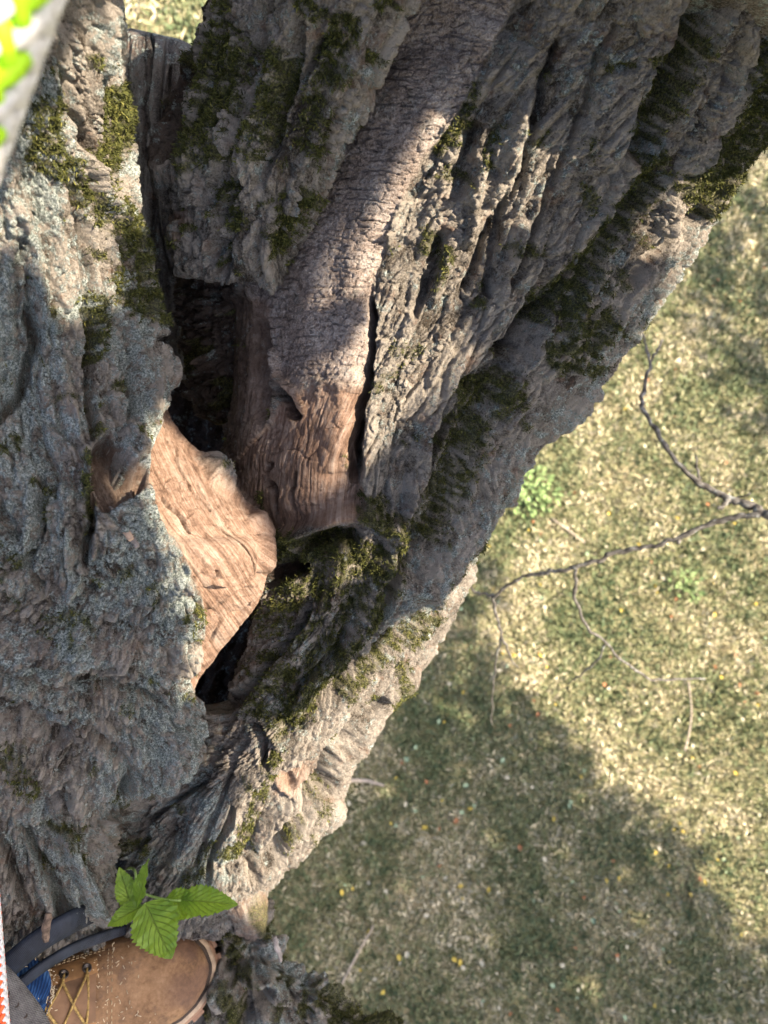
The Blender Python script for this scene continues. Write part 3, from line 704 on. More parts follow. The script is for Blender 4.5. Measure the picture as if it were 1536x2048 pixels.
# ------------------------------------------------------------------ trunk down to the lawn, limbs on beyond the frame
def world_limb(name, pts, rads, ns, nc, seed, amp=1.0, parent=tree, bare=0.0):
    pts = np.asarray(pts, float); t = np.linspace(0, len(pts) - 1, ns)
    Q = cr(np.concatenate([pts, np.asarray(rads, float)[:, None]], 1), t); P = Q[:, :3]; R = Q[:, 3]
    T = np.gradient(P, axis=0); T /= np.linalg.norm(T, axis=1)[:, None]
    u = np.cross(T[0], [0.3, .9, .1]); u /= np.linalg.norm(u); rows = []; nr = []
    th = np.arange(nc) * 2 * np.pi / nc
    for k in range(ns):
        u = u - T[k] * (u @ T[k]); u /= np.linalg.norm(u); w = np.cross(T[k], u)
        nrm = np.cos(th)[:, None] * u + np.sin(th)[:, None] * w
        nr.append(nrm); rows.append(P[k] + nrm * R[k])
    V = np.array(rows); N = np.array(nr)
    al = np.concatenate([[0], np.cumsum(np.linalg.norm(np.diff(P, axis=0), axis=1))])
    A = np.repeat(al, nc); B = np.tile(th * R.mean(), ns)
    h, tone = bark_rough(A, np.abs(B - np.pi * R.mean()), seed, amp)   # mirrored so that it closes round the limb
    V = V + N * h.reshape(ns, nc, 1)
    V = V.reshape(-1, 3); k = len(V)
    V = np.concatenate([V, [P[0], P[-1]]]); j = np.arange(nc); jn = (j + 1) % nc; o = (ns - 1) * nc
    tris = np.concatenate([np.stack([np.full(nc, k), jn, j], 1), np.stack([np.full(nc, k + 1), o + j, o + jn], 1)]).astype(np.int32)
    z = np.zeros(len(V)); ms = .6 * sstep(0, .4, fbm(V[:, 0] * 9 + V[:, 2] * 2, V[:, 1] * 9, seed, 3))
    at = dict(moss=ms, lichen=z + .3, bare=z + bare, smooth=z, rot=z, tone=np.concatenate([tone, [.3, .3]]))
    U = np.stack([np.concatenate([A, [0, 0]]), np.concatenate([B, [0, 0]])], 1)
    ob = new_mixed(name, V, grid_faces(ns, nc, True), tris, M_BARK, at, U)
    return put(ob, parent)
tt = unp(255, 1800, 1.02)
world_limb('trunk', [tt + [-.02, 0, .04], tt + [0, 0, -.25], tt + [.02, .02, -1.2], [tt[0] + .03, tt[1] + .03, 2.2], [tt[0], tt[1], .6], [tt[0], tt[1], -.1]], [.05, .165, .2, .27, .33, .48], 200, 90, 151, 1.5)

# ------------------------------------------------------------------ raised bark plates
def look(c, qx, qy):
    C = COMP[c]; st = 3
    X = C['PX'][::st, ::st].ravel(); Y = C['PY'][::st, ::st].ravel()
    sel = np.nonzero((X > qx.min() - 25) & (X < qx.max() + 25) & (Y > qy.min() - 25) & (Y < qy.max() + 25))[0]
    X = X[sel]; Y = Y[sel]
    d = (qx[:, None] - X[None]) ** 2 + (qy[:, None] - Y[None]) ** 2
    near = np.argpartition(d, 6, axis=1)[:, :6]
    w = 1 / (np.take_along_axis(d, near, 1) + 4); w /= w.sum(1)[:, None]
    g = sel[near]
    P = (C['P'] + C['N'] * (C['macro'])[..., None])[::st, ::st].reshape(-1, 3); N = C['N'][::st, ::st].reshape(-1, 3)
    Ps = (P[g] * w[..., None]).sum(1); Ns = (N[g] * w[..., None]).sum(1); Ns /= np.linalg.norm(Ns, axis=1)[:, None]
    mo = C['mk']['moss'][::st, ::st].ravel()[g]; li = C['mk']['lichen'][::st, ::st].ravel()[g]
    return Ps, Ns, (mo * w).sum(1), (li * w).sum(1)
def plate(c, pts, wpx, thick, seed):
    pts = np.asarray(pts, float); n1, n2 = 60, 19
    L = np.hypot(*np.diff(pts, axis=0).T).sum()
    Q = cr(pts, np.linspace(0, len(pts) - 1, n1)); T = np.gradient(Q, axis=0); T /= np.linalg.norm(T, axis=1)[:, None]
    nrm = np.stack([-T[:, 1], T[:, 0]], 1)
    s = np.linspace(0, 1, n1); x = np.linspace(-1, 1, n2)
    end = np.clip(np.minimum(s / .16, (1 - s) / .10), 0, 1) ** .5
    lo = wpx / 2 * end * (.72 + .75 * fbm(s * L / 20 + seed * 7.3, s * 0 + 1.7, 201, 3)); hi = wpx / 2 * end * (.72 + .75 * fbm(s * L / 20 + seed * 3.1, s * 0 + 9.7, 202, 3))
    off = np.where(x[None] < 0, x[None] * lo[:, None], x[None] * hi[:, None])
    qx = Q[:, :1] + nrm[:, :1] * off; qy = Q[:, 1:] + nrm[:, 1:] * off
    P, N, mo, li = look(c, qx.ravel(), qy.ravel())
    prof = np.clip(1 - np.abs(x) ** 5, 0, 1)[None] ** .55 * (np.clip(end, 0, 1)[:, None])
    a = (s[:, None] * L / 2300 + 0 * x[None] + seed * .37); b = off / 2300 + seed * .71
    f1, f2, cc = worley(a * 30, b * 60 + 3, 203); g1, g2, gc = worley(a * 150, b * 190, 204)
    lump = sstep(0, .2, f2 - f1) * (.002 + .005 * cc) + sstep(0, .3, g2 - g1) * (.0012 + .0034 * gc) + .0040 * fbm(a * 70, b * 130, 205, 4)
    h = (-.010 + (thick * .75 + .008) * prof + lump * prof).ravel() + .004
    V = P + N * h[:, None]
    z = np.zeros(len(V))
    tone = np.clip(.2 + .35 * cc + .35 * gc, 0, 1).ravel()
    ob = new_obj('bark_plate', V, grid_faces(n1, n2), M_BARK, None, True, dict(tone=tone, moss=mo * .45, lichen=np.clip(li + .1, 0, 1), bare=z, smooth=z, rot=z), np.stack([a.ravel(), b.ravel()], 1))
    put(ob, tree)
    ob.parent = bpy.data.objects[c]; ob.matrix_parent_inverse = Matrix.Identity(4); ob.location = (0, 0, 0)
    # the limb itself sits in the tree's frame with its own place restored, so cancel it
    ob.matrix_parent_inverse = Matrix.Identity(4)
    return ob
PLATES = {'right_limb': [
    ([(1044, 200), (1034, 235), (1028, 264)], 40, .007), ([(1085, 160), (1072, 205), (1062, 245)], 30, .006), ([(1032, 272), (990, 310), (972, 350), (960, 412)], 32, .008), ([(1064, 292), (1042, 355), (1026, 408)], 36, .010), ([(895, 455), (870, 510), (843, 560)], 26, .010),
    ([(890, 320), (872, 350), (855, 378)], 36, .007), ([(830, 395), (806, 450), (794, 502)], 38, .006), ([(938, 420), (924, 455), (908, 490)], 28, .008), ([(917, 520), (905, 560), (890, 600)], 32, .007), ([(1006, 568), (990, 600), (972, 640)], 28, .009), ([(1068, 420), (1032, 490), (1000, 545)], 36, .006), ([(950, 520), (938, 560), (924, 600)], 30, .006), ([(1104, 325), (1090, 355), (1078, 390)], 26, .006),
    ([(1505, -30), (1448, 156), (1398, 234), (1352, 335)], 50, .013), ([(1432, 20), (1420, 70), (1407, 116)], 30, .008), ([(1400, 116), (1382, 190), (1364, 265)], 22, .006), ([(1322, 385), (1308, 415), (1290, 446)], 26, .008), ([(1374, 360), (1345, 410), (1314, 460)], 32, .008),
    ([(1315, 10), (1270, 100), (1225, 180), (1195, 215)], 58, .005), ([(1225, 40), (1190, 120), (1160, 210), (1135, 260)], 46, .006), ([(1160, 60), (1125, 150), (1090, 250)], 44, .006), ([(1105, 20), (1080, 90), (1050, 170)], 36, .006), ([(1200, 240), (1150, 320), (1110, 380)], 40, .005),
    ([(864, 820), (836, 900), (806, 985)], 34, .008), ([(806, 770), (778, 850), (752, 945)], 32, .007), ([(850, 700), (815, 740), (790, 790)], 40, .005), ([(905, 640), (880, 690), (850, 720)], 44, .007), ([(1006, 890), (945, 990), (880, 1095)], 32, .007), ([(985, 1010), (935, 1090), (885, 1160)], 26, .006), ([(1070, 795), (1035, 840), (1005, 880)], 32, .006), ([(1240, 630), (1190, 680), (1140, 730)], 32, .007), ([(1140, 735), (1100, 770), (1055, 825)], 30, .006),
    ([(830, 1190), (790, 1240), (755, 1280)], 34, .006), ([(640, 1185), (600, 1250), (550, 1320)], 30, .006), ([(690, 1150), (660, 1230), (600, 1310)], 26, .006), ([(790, 1010), (775, 1060), (770, 1100)], 20, .008), ([(545, 1330), (510, 1390), (470, 1440)], 26, .006),
    ([(1170, 400), (1130, 460), (1090, 520)], 34, .005), ([(1250, 500), (1200, 570), (1150, 620)], 30, .006), ([(800, 560), (788, 620), (775, 690)], 34, .006), ([(850, 560), (830, 620), (810, 670)], 30, .006), ([(1290, 540), (1255, 590), (1225, 640)], 24, .007), ([(400, 1600), (380, 1660), (365, 1720)], 30, .006), ([(450, 1570), (425, 1640), (400, 1700)], 26, .006), ([(350, 1660), (335, 1720), (330, 1760)], 26, .006)],
  'left_limb': [([(25, 385), (50, 480), (72, 590), (108, 672)], 56, .009), ([(140, 300), (172, 380), (205, 452)], 26, .009), ([(220, 230), (235, 300), (248, 370)], 20, .006), ([(80, 960), (72, 1040), (66, 1110)], 52, .006), ([(130, 960), (135, 1060), (142, 1180)], 50, .008), ([(212, 800), (235, 880), (265, 955)], 60, .006), ([(305, 700), (320, 770), (322, 840)], 44, .006), ([(255, 540), (290, 620), (318, 678)], 30, .007), ([(200, 630), (210, 700), (222, 770)], 42, .005),
    ([(15, 110), (40, 180), (62, 260)], 40, .006), ([(105, 20), (125, 110), (152, 200)], 40, .006), ([(185, 30), (200, 110), (215, 200)], 26, .006), ([(120, 1640), (150, 1730), (185, 1830)], 40, .007), ([(55, 1690), (85, 1770), (112, 1850)], 32, .007), ([(198, 1610), (212, 1680), (226, 1755)], 30, .006), ([(120, 680), (125, 760), (130, 850)], 40, .005), ([(30, 700), (20, 780), (10, 850)], 40, .006), ([(150, 200), (165, 250), (180, 290)], 22, .006), ([(255, 430), (268, 500), (285, 560)], 22, .006)],
  'middle_limb': [([(715, 90), (685, 190), (640, 285)], 44, .007), ([(625, 100), (600, 180), (578, 250)], 30, .006), ([(565, 40), (540, 130), (518, 210)], 40, .006), ([(485, 210), (460, 300), (430, 380)], 40, .007), ([(418, 355), (424, 380), (428, 410)], 13, .012), ([(404, 430), (392, 480), (402, 540)], 36, .008), ([(540, 290), (520, 350), (498, 430)], 36, .006), ([(596, 310), (582, 370), (570, 430)], 30, .006), ([(760, 10), (742, 60), (725, 110)], 34, .006)]}
pk = 0
for c, lst in PLATES.items():
    for pts, wpx, th in lst:
        pk += 1; plate(c, pts, wpx, th, pk)

# ------------------------------------------------------------------ moss tufts
k = Nt('moss', 0.8, 0.2)
k.color(k.ramp(k.attr('tone'), [(0.0, (0.028, 0.032, 0.009)), (0.55, (0.066, 0.070, 0.016)), (1.0, (0.175, 0.162, 0.044))]))
M_MOSS = k.m
def blades(P, D, L, wid, rg, bend=.5):
    """thin bent blades, two faces each"""
    n = len(P)
    side = np.cross(D, rg.normal(size=(n, 3))); side /= np.linalg.norm(side, axis=1)[:, None] + 1e-9
    bd = rg.normal(size=(n, 3)); bd -= D * np.sum(bd * D, 1)[:, None]; bd /= np.linalg.norm(bd, axis=1)[:, None] + 1e-9
    mid = P + D * (L * .55)[:, None] + bd * (L * bend * .2)[:, None] + side * wid[:, None]; tip = P + D * (L * .9)[:, None] + bd * (L * bend)[:, None]
    w = wid[:, None]
    V = np.stack([P - side * w, P + side * w, mid, tip], 1).reshape(-1, 3)
    o = np.arange(n)[:, None] * 4
    F = np.concatenate([o + [0, 1, 2], o + [0, 2, 3]]).astype(np.int32)
    return V, F
def moss_for(c, n, seed):
    C = COMP[c]; rg = np.random.default_rng(seed)
    m = C['mk']['moss'].ravel(); px = C['PX'].ravel(); py = C['PY'].ravel()
    p = np.clip(m - .25, 0, 1) ** 1.3 * sstep(-.2, .35, fbm(px / 9, py / 9, seed, 2)) * ((px > -40) & (px < 1580) & (py > -40) & (py < 2090))
    p = p / p.sum(); i = rg.choice(len(p), n, p=p)
    P = C['V'].reshape(-1, 3)[i] + rg.normal(size=(n, 3)) * .0007
    N = C['N'].reshape(-1, 3)[i]
    D = N + rg.normal(size=(n, 3)) * .55; D /= np.linalg.norm(D, axis=1)[:, None]
    L = rg.uniform(.0016, .0048, n); V, F = blades(P - N * .0006, D, L, rg.uniform(.00022, .00045, n), rg, .6)
    tone = np.clip(rg.beta(1.6, 2.4, n) + .25 * fbm(px[i] / 40, py[i] / 40, seed + 4, 2), 0, 1)
    ob = new_obj('moss', V, F, M_MOSS, None, False, dict(tone=np.repeat(tone, 4)))
    tag(ob, kind='stuff'); put(ob, tree)
moss_for('right_limb', 82000, 1); moss_for('left_limb', 26000, 2); moss_for('middle_limb', 22000, 3); moss_for('knotty_burl', 14000, 4)

# small broken knob beside the burl
world_limb('knob', [unp(462, 1745, .90), unp(478, 1775, .885), unp(495, 1805, .88), unp(502, 1830, .895), unp(505, 1850, .93)], [.010, .0135, .0155, .013, .008], 60, 40, 161, .5, bare=.65)

# ------------------------------------------------------------------ dead branch reaching in from the right
k = Nt('dead_twig', 0.85, 0.2)
ob = k.coord('Object')
k.color(k.ramp(k.noise(ob, 55, 5, .7), [(.4, (.045, .040, .035)), (.55, (.115, .105, .092)), (.68, (.26, .27, .25))])); k.normal(k.bump(k.noise(ob, 300, 4, .6), .002, .8))
M_TWIG = k.m
def px_tube(name, pts, wpx, parent, seed, mat=M_TWIG, nseg=9):
    """pts: (x, y, depth); widths in photo pixels at that depth"""
    pts = np.asarray(pts, float); t = np.linspace(0, len(pts) - 1, (len(pts) - 1) * 5 + 1); rg = np.random.default_rng(seed)
    q = cr(pts, t); q[1:-1, :2] += rg.normal(size=(len(q) - 2, 2)) * 1.6
    w = np.interp(t, np.linspace(0, len(pts) - 1, len(wpx)), wpx) * (1 + .12 * rg.normal(size=len(t)))
    V, F = tube(unp(q[:, 0], q[:, 1], q[:, 2]), np.abs(w) / 2 * q[:, 2] / FPX, nseg, .06, seed, 2)
    o = new_obj(name, V, F, mat); put(o, parent); return o
db = px_tube('dead_branch', [(1960, -200, .62), (1990, 200, .95), (1900, 700, 1.25), (1740, 950, 1.42), (1640, 1020, 1.48), (1536, 1030, 1.52), (1505, 1012, 1.54), (1462, 1000, 1.56), (1430, 985, 1.58), (1385, 955, 1.6), (1340, 905, 1.62), (1308, 855, 1.63), (1282, 812, 1.64)], [70, 40, 22, 20, 18, 17, 17, 14, 12, 10, 9, 9], tree, 5)
tag(db, 'thin dead bare branch forking over the lawn')
def sub(name, pts, w, seed):
    o = px_tube(name, pts, w, tree, seed); o.parent = db; o.matrix_parent_inverse = Matrix.Identity(4); return o
sub('twig', [(1282, 812, 1.64), (1290, 765, 1.66), (1300, 725, 1.67), (1290, 690, 1.68), (1283, 662, 1.69)], [9, 7, 6, 5, 4], 6)
sub('twig', [(1300, 725, 1.67), (1315, 700, 1.68), (1326, 680, 1.7)], [6, 5, 4], 7)
sub('twig', [(1536, 1030, 1.52), (1490, 1030, 1.54), (1430, 1044, 1.57), (1350, 1078, 1.6), (1290, 1096, 1.63), (1235, 1104, 1.66), (1190, 1122, 1.68), (1150, 1134, 1.7), (1100, 1144, 1.74), (1055, 1152, 1.78), (1015, 1172, 1.82), (985, 1192, 1.85), (955, 1185, 1.88), (934, 1164, 1.9)], [13, 12, 11, 10, 10, 9, 9, 8, 8, 7, 7, 6, 5, 3], 8)
sub('twig', [(1153, 1134, 1.7), (1150, 1180, 1.76), (1168, 1240, 1.84), (1212, 1288, 1.95), (1258, 1330, 2.05), (1318, 1360, 2.15), (1410, 1358, 2.25)], [8, 7, 6, 5, 5, 4, 3], 9)
sub('twig', [(1212, 1288, 1.95), (1195, 1320, 2.0), (1160, 1352, 2.1), (1135, 1368, 2.2)], [4, 4, 3, 2], 10)
sub('twig', [(985, 1192, 1.85), (992, 1235, 1.9), (1002, 1272, 1.95), (992, 1330, 2.05), (984, 1395, 2.2), (985, 1450, 2.3)], [6, 6, 5, 4, 3, 2], 11)
sub('twig', [(1002, 1272, 1.95), (1018, 1305, 2.0), (1037, 1338, 2.1)], [5, 4, 2], 12)
sub('twig', [(1397, 965, 1.6), (1393, 935, 1.59), (1392, 910, 1.58)], [5, 4, 3], 13)
sub('twig', [(1465, 1001, 1.56), (1445, 1010, 1.55), (1436, 1017, 1.55)], [8, 8, 8], 14)
sub('twig', [(1430, 985, 1.58), (1470, 995, 1.57), (1500, 985, 1.55)], [5, 4, 3], 15)
sub('twig', [(1358, 1076, 1.6), (1356, 1086, 1.59)], [7, 8], 16)

# ------------------------------------------------------------------ lawn
k = Nt('lawn_soil', 0.95, 0.1)
ob = k.coord('Object')
n1 = k.noise(ob, 0.9, 5, 0.6); n2 = k.noise(ob, 7, 5, 0.65); n3 = k.noise(ob, 50, 4, 0.7)
mixf = k.math('ADD', k.math('MULTIPLY', n1, .4), k.math('ADD', k.math('MULTIPLY', n2, .3), k.math('MULTIPLY', n3, .35)))
k.color(k.ramp(mixf, [(0.42, (0.065, 0.085, 0.038)), (0.53, (0.16, 0.155, 0.08)), (0.64, (0.31, 0.26, 0.16))]))
k.normal(k.bump(n3, 0.03, 0.7))
M_LAWN = k.m
def on_ground(px, py):
    d = unp(px, py, 1.0) - CAMP; t = CAM_H / -d[..., 2]
    return CAMP + d * t[..., None]
gV = np.array([[-160, -160, 0], [160, -160, 0], [160, 160, 0], [-160, 160, 0]], float)
g = new_obj('lawn', gV, [[0, 1, 2, 3]], M_LAWN); tag(g, kind='structure')
k = Nt('grass_blade', 0.6, 0.3)
k.color(k.ramp(k.attr('tone'), [(0.0, (0.075, 0.108, 0.050)), (0.35, (0.145, 0.172, 0.082)), (0.6, (0.28, 0.265, 0.145)), (0.85, (0.48, 0.42, 0.28)), (1.0, (0.60, 0.54, 0.38))]))
M_GRASS = k.m
rg = np.random.default_rng(21)
corner = on_ground(np.array([-250., 1800, 1800, -250]), np.array([2300., 2300, -60, -60]))
lo = corner[:, :2].min(0); hi = corner[:, :2].max(0)
cand = rg.uniform(lo, hi, (3600000, 2)); cand = np.concatenate([cand, np.zeros((len(cand), 1))], 1)
gx, gy, gd = proj(cand)
vis = (gd > 0) & (gx < 1800) & (gx > -250) & (gy < 2300) & (gy > -60)
seen = (gx > 140) & (gx < 1600) & (gx > np.interp(gy, [-50, 220, 580, 915, 1225, 1580, 1800, 2048], [140, 1450, 1200, 950, 800, 600, 440, 600]))
keep = vis & (rg.random(len(cand)) < np.clip(np.where(seen, 15, 3.5) / gd ** 2, 0, 1))
gd = gd[keep]; cand = cand[keep]; far = np.where(seen[keep], 1.0, 1.8)
n = len(cand)
D = rg.normal(size=(n, 3)) * [.75, .75, .3] + [0, 0, .75]; D /= np.linalg.norm(D, axis=1)[:, None]
patch = fbm(cand[:, 0] * 1.3, cand[:, 1] * 1.3, 301, 4); fine = fbm(cand[:, 0] * 9, cand[:, 1] * 9, 305, 3)
tone = np.clip(.50 + .75 * patch + .60 * fine + rg.normal(size=n) * .16, 0, 1)
sz = (gd / 7.5) * far
V, F = blades(cand, D, rg.uniform(.03, .085, n) * sz, rg.uniform(.0019, .0040, n) * sz, rg, .7)
go = new_obj('grass', V, F, M_GRASS, None, False, dict(tone=np.repeat(tone, 4)))
tag(go, 'short dry autumn grass, green mixed with straw', 'grass', kind='stuff')

# fallen leaves
def leaf_mesh(name, seed, mat):
    rg = np.random.default_rng(seed); V = []; F = []
    n = 6
    for i in range(n + 1):
        s = i / n; w = .5 * math.sin(math.pi * min(1, s ** .8)) * (.9 + .2 * rg.random()) + .02
        for j, x in enumerate((-1, 0, 1)):
            V.append((s - .5, x * w * .62, .10 * abs(x) * (.6 + .8 * rg.random()) + .12 * math.sin(s * 3.0) + (.1 if x else 0) * rg.random()))
    for i in range(n):
        for j in range(2):
            a = i * 3 + j; F.append((a, a + 1, a + 4, a + 3))
    me = bpy.data.meshes.new(name); me.from_pydata(V, [], F); me.materials.append(mat); return me
def simple(name, c, rough=.7, var=.35, scale=30):
    k = Nt(name, rough, .3); ob = k.coord('Object')
    k.color(k.ramp(k.noise(ob, scale, 4, .6), [(.35, [x * (1 - var) for x in c]), (.65, [min(1, x * (1 + var)) for x in c])])); return k.m
KIND = [('yellow_leaf', 'small bright yellow fallen leaf lying on the grass', (.42, .32, .06), 64), ('pale_leaf', 'small bleached pale fallen leaf lying on the grass', (.40, .37, .27), 88), ('rusty_leaf', 'small rusty orange fallen leaf lying on the grass', (.30, .13, .055), 46), ('green_leaf', 'small pale green fallen leaf lying on the grass', (.24, .31, .19), 45)]
rl = np.random.default_rng(33)
for nm, lab, c, cnt in KIND:
    mt = simple(nm, c, .6); mes = [leaf_mesh(nm, 40 + q, mt) for q in range(3)]
    k_ = 0
    while k_ < cnt:
        x = rl.uniform(520, 1530); y = rl.uniform(240, 2040)
        if x < np.interp(y, [0, 220, 580, 915, 1225, 1580, 1800, 2048], [1650, 1540, 1320, 1040, 890, 690, 560, 780]) + 14: continue
        if nm != 'rusty_leaf' and rl.random() > .25 + .75 * (y / 2048): continue
        p = on_ground(np.array(x), np.array(y))
        o = bpy.data.objects.new(nm, mes[k_ % 3]); COL.objects.link(o)
        sz = rl.uniform(.028, .058)
        o.location = (p[0], p[1], .02 + sz * .2); o.scale = (sz, sz, sz); o.rotation_euler = (rl.uniform(-.5, .5), rl.uniform(-.5, .5), rl.uniform(0, 6.28))
        tag(o, lab, 'leaf', nm.replace('_leaf', '') + ' leaves scattered on the lawn'); k_ += 1

# twigs lying on the lawn
def ground_twig(pts, wpx, label, seed):
    q = on_ground(np.array([p[0] for p in pts], float), np.array([p[1] for p in pts], float)); q[:, 2] = .045
    d = np.linalg.norm(q - CAMP, axis=1)
    V, F = tube(q, np.interp(np.linspace(0, 1, len(q)), np.linspace(0, 1, len(wpx)), wpx) / 2 * d / FPX, 7, .1, seed)
    o = new_obj('fallen_twig', V, F, M_DRY); tag(o, label, 'twig'); return o
M_DRY = simple('dry_twig', (.30, .25, .19), .8)
ground_twig([(655, 1572), (690, 1562), (725, 1562), (765, 1572)], [8, 8, 5], 'pale bent twig on the grass poking out behind the lowest bark ridge', 1)
ground_twig([(1372, 1365), (1377, 1420), (1372, 1470), (1364, 1502)], [3, 3, 4], 'straight brown twig lying on sunlit grass below the dead branch', 2)
ground_twig([(1100, 1040), (1130, 1062), (1165, 1088)], [4, 4], 'short thin pale twig lying on the grass above the long dead branch', 3)
ground_twig([(660, 2010), (700, 1930), (745, 1850)], [4, 4, 3], 'long faint grey twig lying on shaded grass beside the mossy burl', 4)

# leafy weed close to the trunk
k = Nt('weed_leaf', .55, .3); k.color(k.ramp(k.noise(k.coord('Object'), 9, 4, .6), [(.35, (.15, .22, .075)), (.65, (.27, .36, .15))])); M_WEED = k.m
def weed(name, cx, cy, rpx, nl, label, seed, L=.16):
    c = on_ground(np.array(float(cx)), np.array(float(cy))); rg = np.random.default_rng(seed)
    R = rpx * np.linalg.norm(c - CAMP) / FPX
    w = empty(name, (float(c[0]), float(c[1]), 0)); tag(w, label, 'plant')
    me = leaf_mesh('leaf', seed, M_WEED)
    for i in range(nl):
        a = rg.uniform(0, 6.28); r = R * math.sqrt(rg.random()); h = rg.uniform(.03, .16)
        o = bpy.data.objects.new('leaf', me); COL.objects.link(o); o.parent = w
        o.location = (math.cos(a) * r, math.sin(a) * r, h); s = L * rg.uniform(.6, 1.1); o.scale = (s, s * .8, s)
        o.rotation_euler = (rg.uniform(-.6, .6), rg.uniform(-.9, .3), a + rg.uniform(-.7, .7))
    st = []
    for i in range(7):
        a = rg.uniform(0, 6.28); e = np.array([math.cos(a) * R * .8, math.sin(a) * R * .8, .25])
        st.append(tube([[0, 0, -.02], e * .4 + [0, 0, .08], e], [.004, .004, .002], 5, 0, i))
    V, F = merge(st); s = new_obj('stem', V, F, M_WEED, w)
weed('leafy_weed', 1050, 985, 66, 150, 'bright green leafy weed on the lawn behind the limb edge', 5, .085)
weed('low_weed', 1362, 1178, 36, 40, 'low dull green weed tuft on the lawn under the dead branch', 6, .06)

# ------------------------------------------------------------------ green sprout
k = Nt('sprout_leaf', .42, .4)
u1 = k.n('ShaderNodeTexCoord').outputs['UV']; sx = k.n('ShaderNodeSeparateXYZ'); k.l(u1, sx.inputs[0])
ax = k.math('ABSOLUTE', sx.outputs[1])
vein = k.math('FRACT', k.math('MULTIPLY', k.math('SUBTRACT', sx.outputs[0], k.math('MULTIPLY', ax, .38)), 8.0))
vf = k.ramp(k.math('ABSOLUTE', k.math('SUBTRACT', vein, .5)), [(.0, 1), (.09, 0)])
mr = k.ramp(ax, [(.0, 1), (.05, 0)])
vv = k.math('MAXIMUM', vf, mr)
nn = k.noise(k.coord('Object'), 60, 4, .6)
col = k.ramp(nn, [(.35, (.14, .25, .022)), (.65, (.27, .40, .040))])
col = k.mix(k.math('MULTIPLY', vv, .75), col, (.34, .45, .13))
sp = k.ramp(k.noise(k.coord('Object'), 130, 3, .7), [(.70, 0), (.76, 1)])
k.color(k.mix(k.math('MULTIPLY', sp, .5), col, (.10, .075, .03)))
k.normal(k.bump(k.math('ADD', vv, k.math('MULTIPLY', nn, .8)), .0025, 1.0))
tr = k.n('ShaderNodeBsdfTranslucent'); tr.inputs[0].default_value = (.30, .46, .05, 1)
ms = k.n('ShaderNodeMixShader'); ms.inputs[0].default_value = .38
k.l(k.b.outputs[0], ms.inputs[1]); k.l(tr.outputs[0], ms.inputs[2]); k.l(ms.outputs[0], k.t.nodes['Material Output'].inputs[0])
M_LEAF = k.m
def serrate_leaf(name, base, tip, wid, face, parent, mat, droop=.12, fold=.22, teeth=15, seed=0, skew=0.0):
    """base, tip: world points; face: the way the upper side looks"""
    base = np.asarray(base); tip = np.asarray(tip); ax = tip - base; L = np.linalg.norm(ax); ax /= L
    face = np.asarray(face, float); face = face - ax * (face @ ax); face /= np.linalg.norm(face); sd = np.cross(face, ax)
    n = teeth * 4; s = np.linspace(0, 1, n + 1); rg = np.random.default_rng(seed)
    prof = np.sin(np.pi * s ** .72) ** .8 * (1 - .25 * s) * 1.02 + .012
    ph = (s * teeth) % 1.0; tooth = 1 + (.20 * (1 - ph) - .08) * (s > .06) * (s < .985)
    cols = np.array([-1, -.72, -.4, -.12, 0, .12, .4, .72, 1.0])
    V = []; U = []
    wob = fbm(s * 4 + seed, s * 0, 401, 2)
    for j, c in enumerate(cols):
        w = prof * wid / 2 * (tooth if abs(c) == 1 else 1) * (1 + skew * np.sign(c))
        lift = fold * np.abs(c) * w - droop * L * s ** 2 + .09 * L * wob * c + .012 * L * np.sin(s * 50) * abs(c)
        V.append(base + ax * (s * L + .10 * w * abs(c))[:, None] + sd * (c * w)[:, None] + face * lift[:, None])
        U.append(np.stack([s, np.full(n + 1, c)], 1))
    V = np.stack(V, 1).reshape(-1, 3); U = np.stack(U, 1).reshape(-1, 2)
    o = new_obj(name, V, grid_faces(n + 1, len(cols)), mat, None, True, None, U); put(o, parent); return o
spb = unp(254, 1738, .85)
sprout = empty('sprout', tuple(float(x) for x in spb)); tag(sprout, 'fresh green sprout of toothed leaves growing from the bark crack above the boot', 'plant')
TOC = -WD([0, 0, -1.0])
def fdir(x, y, z=1.0): return WD([x, y, z])
SL = [((290, 1806, .760), (341, 1918, .735), .050, fdir(.10, .25), .05, .16, .06), ((283, 1812, .765), (213, 1852, .755), .020, fdir(-.1, .75), .05, .3, 0), ((262, 1812, .775), (238, 1733, .775), .023, fdir(.45, .1), -.06, .35, 0), ((272, 1814, .765), (303, 1714, .755), .019, fdir(-.75, .1), -.05, .35, 0),
      ((333, 1796, .775), (404, 1826, .765), .030, fdir(-.1, .5), .04, .25, 0), ((362, 1800, .772), (472, 1807, .75), .030, fdir(.0, .75), .06, .3, 0), ((322, 1800, .78), (372, 1838, .78), .018, fdir(.2, .4), .05, .2, 0)]
for i, (b_, t_, w_, f_, dr_, fo_, sk_) in enumerate(SL):
    serrate_leaf('leaf', unp(*b_), unp(*t_), w_, f_, sprout, M_LEAF, dr_, fo_, 13, i, sk_)
M_STEM = simple('sprout_stem', (.26, .36, .10), .6)
for pts, w in (([(254, 1738, .85), (262, 1736, .80), (270, 1742, .78), (272, 1775, .77), (276, 1806, .768)], .0013), ([(276, 1806, .768), (284, 1786, .772), (305, 1793, .775), (335, 1799, .775), (362, 1801, .772)], .0013), ([(276, 1806, .768), (285, 1812, .763), (291, 1806, .76)], .001), ([(276, 1806, .768), (262, 1814, .775)], .001)):
    V, F = tube(unp(*np.array(pts).T), [w] * len(pts), 8, 0, 1); o = new_obj('stem', V, F, M_STEM); put(o, sprout)

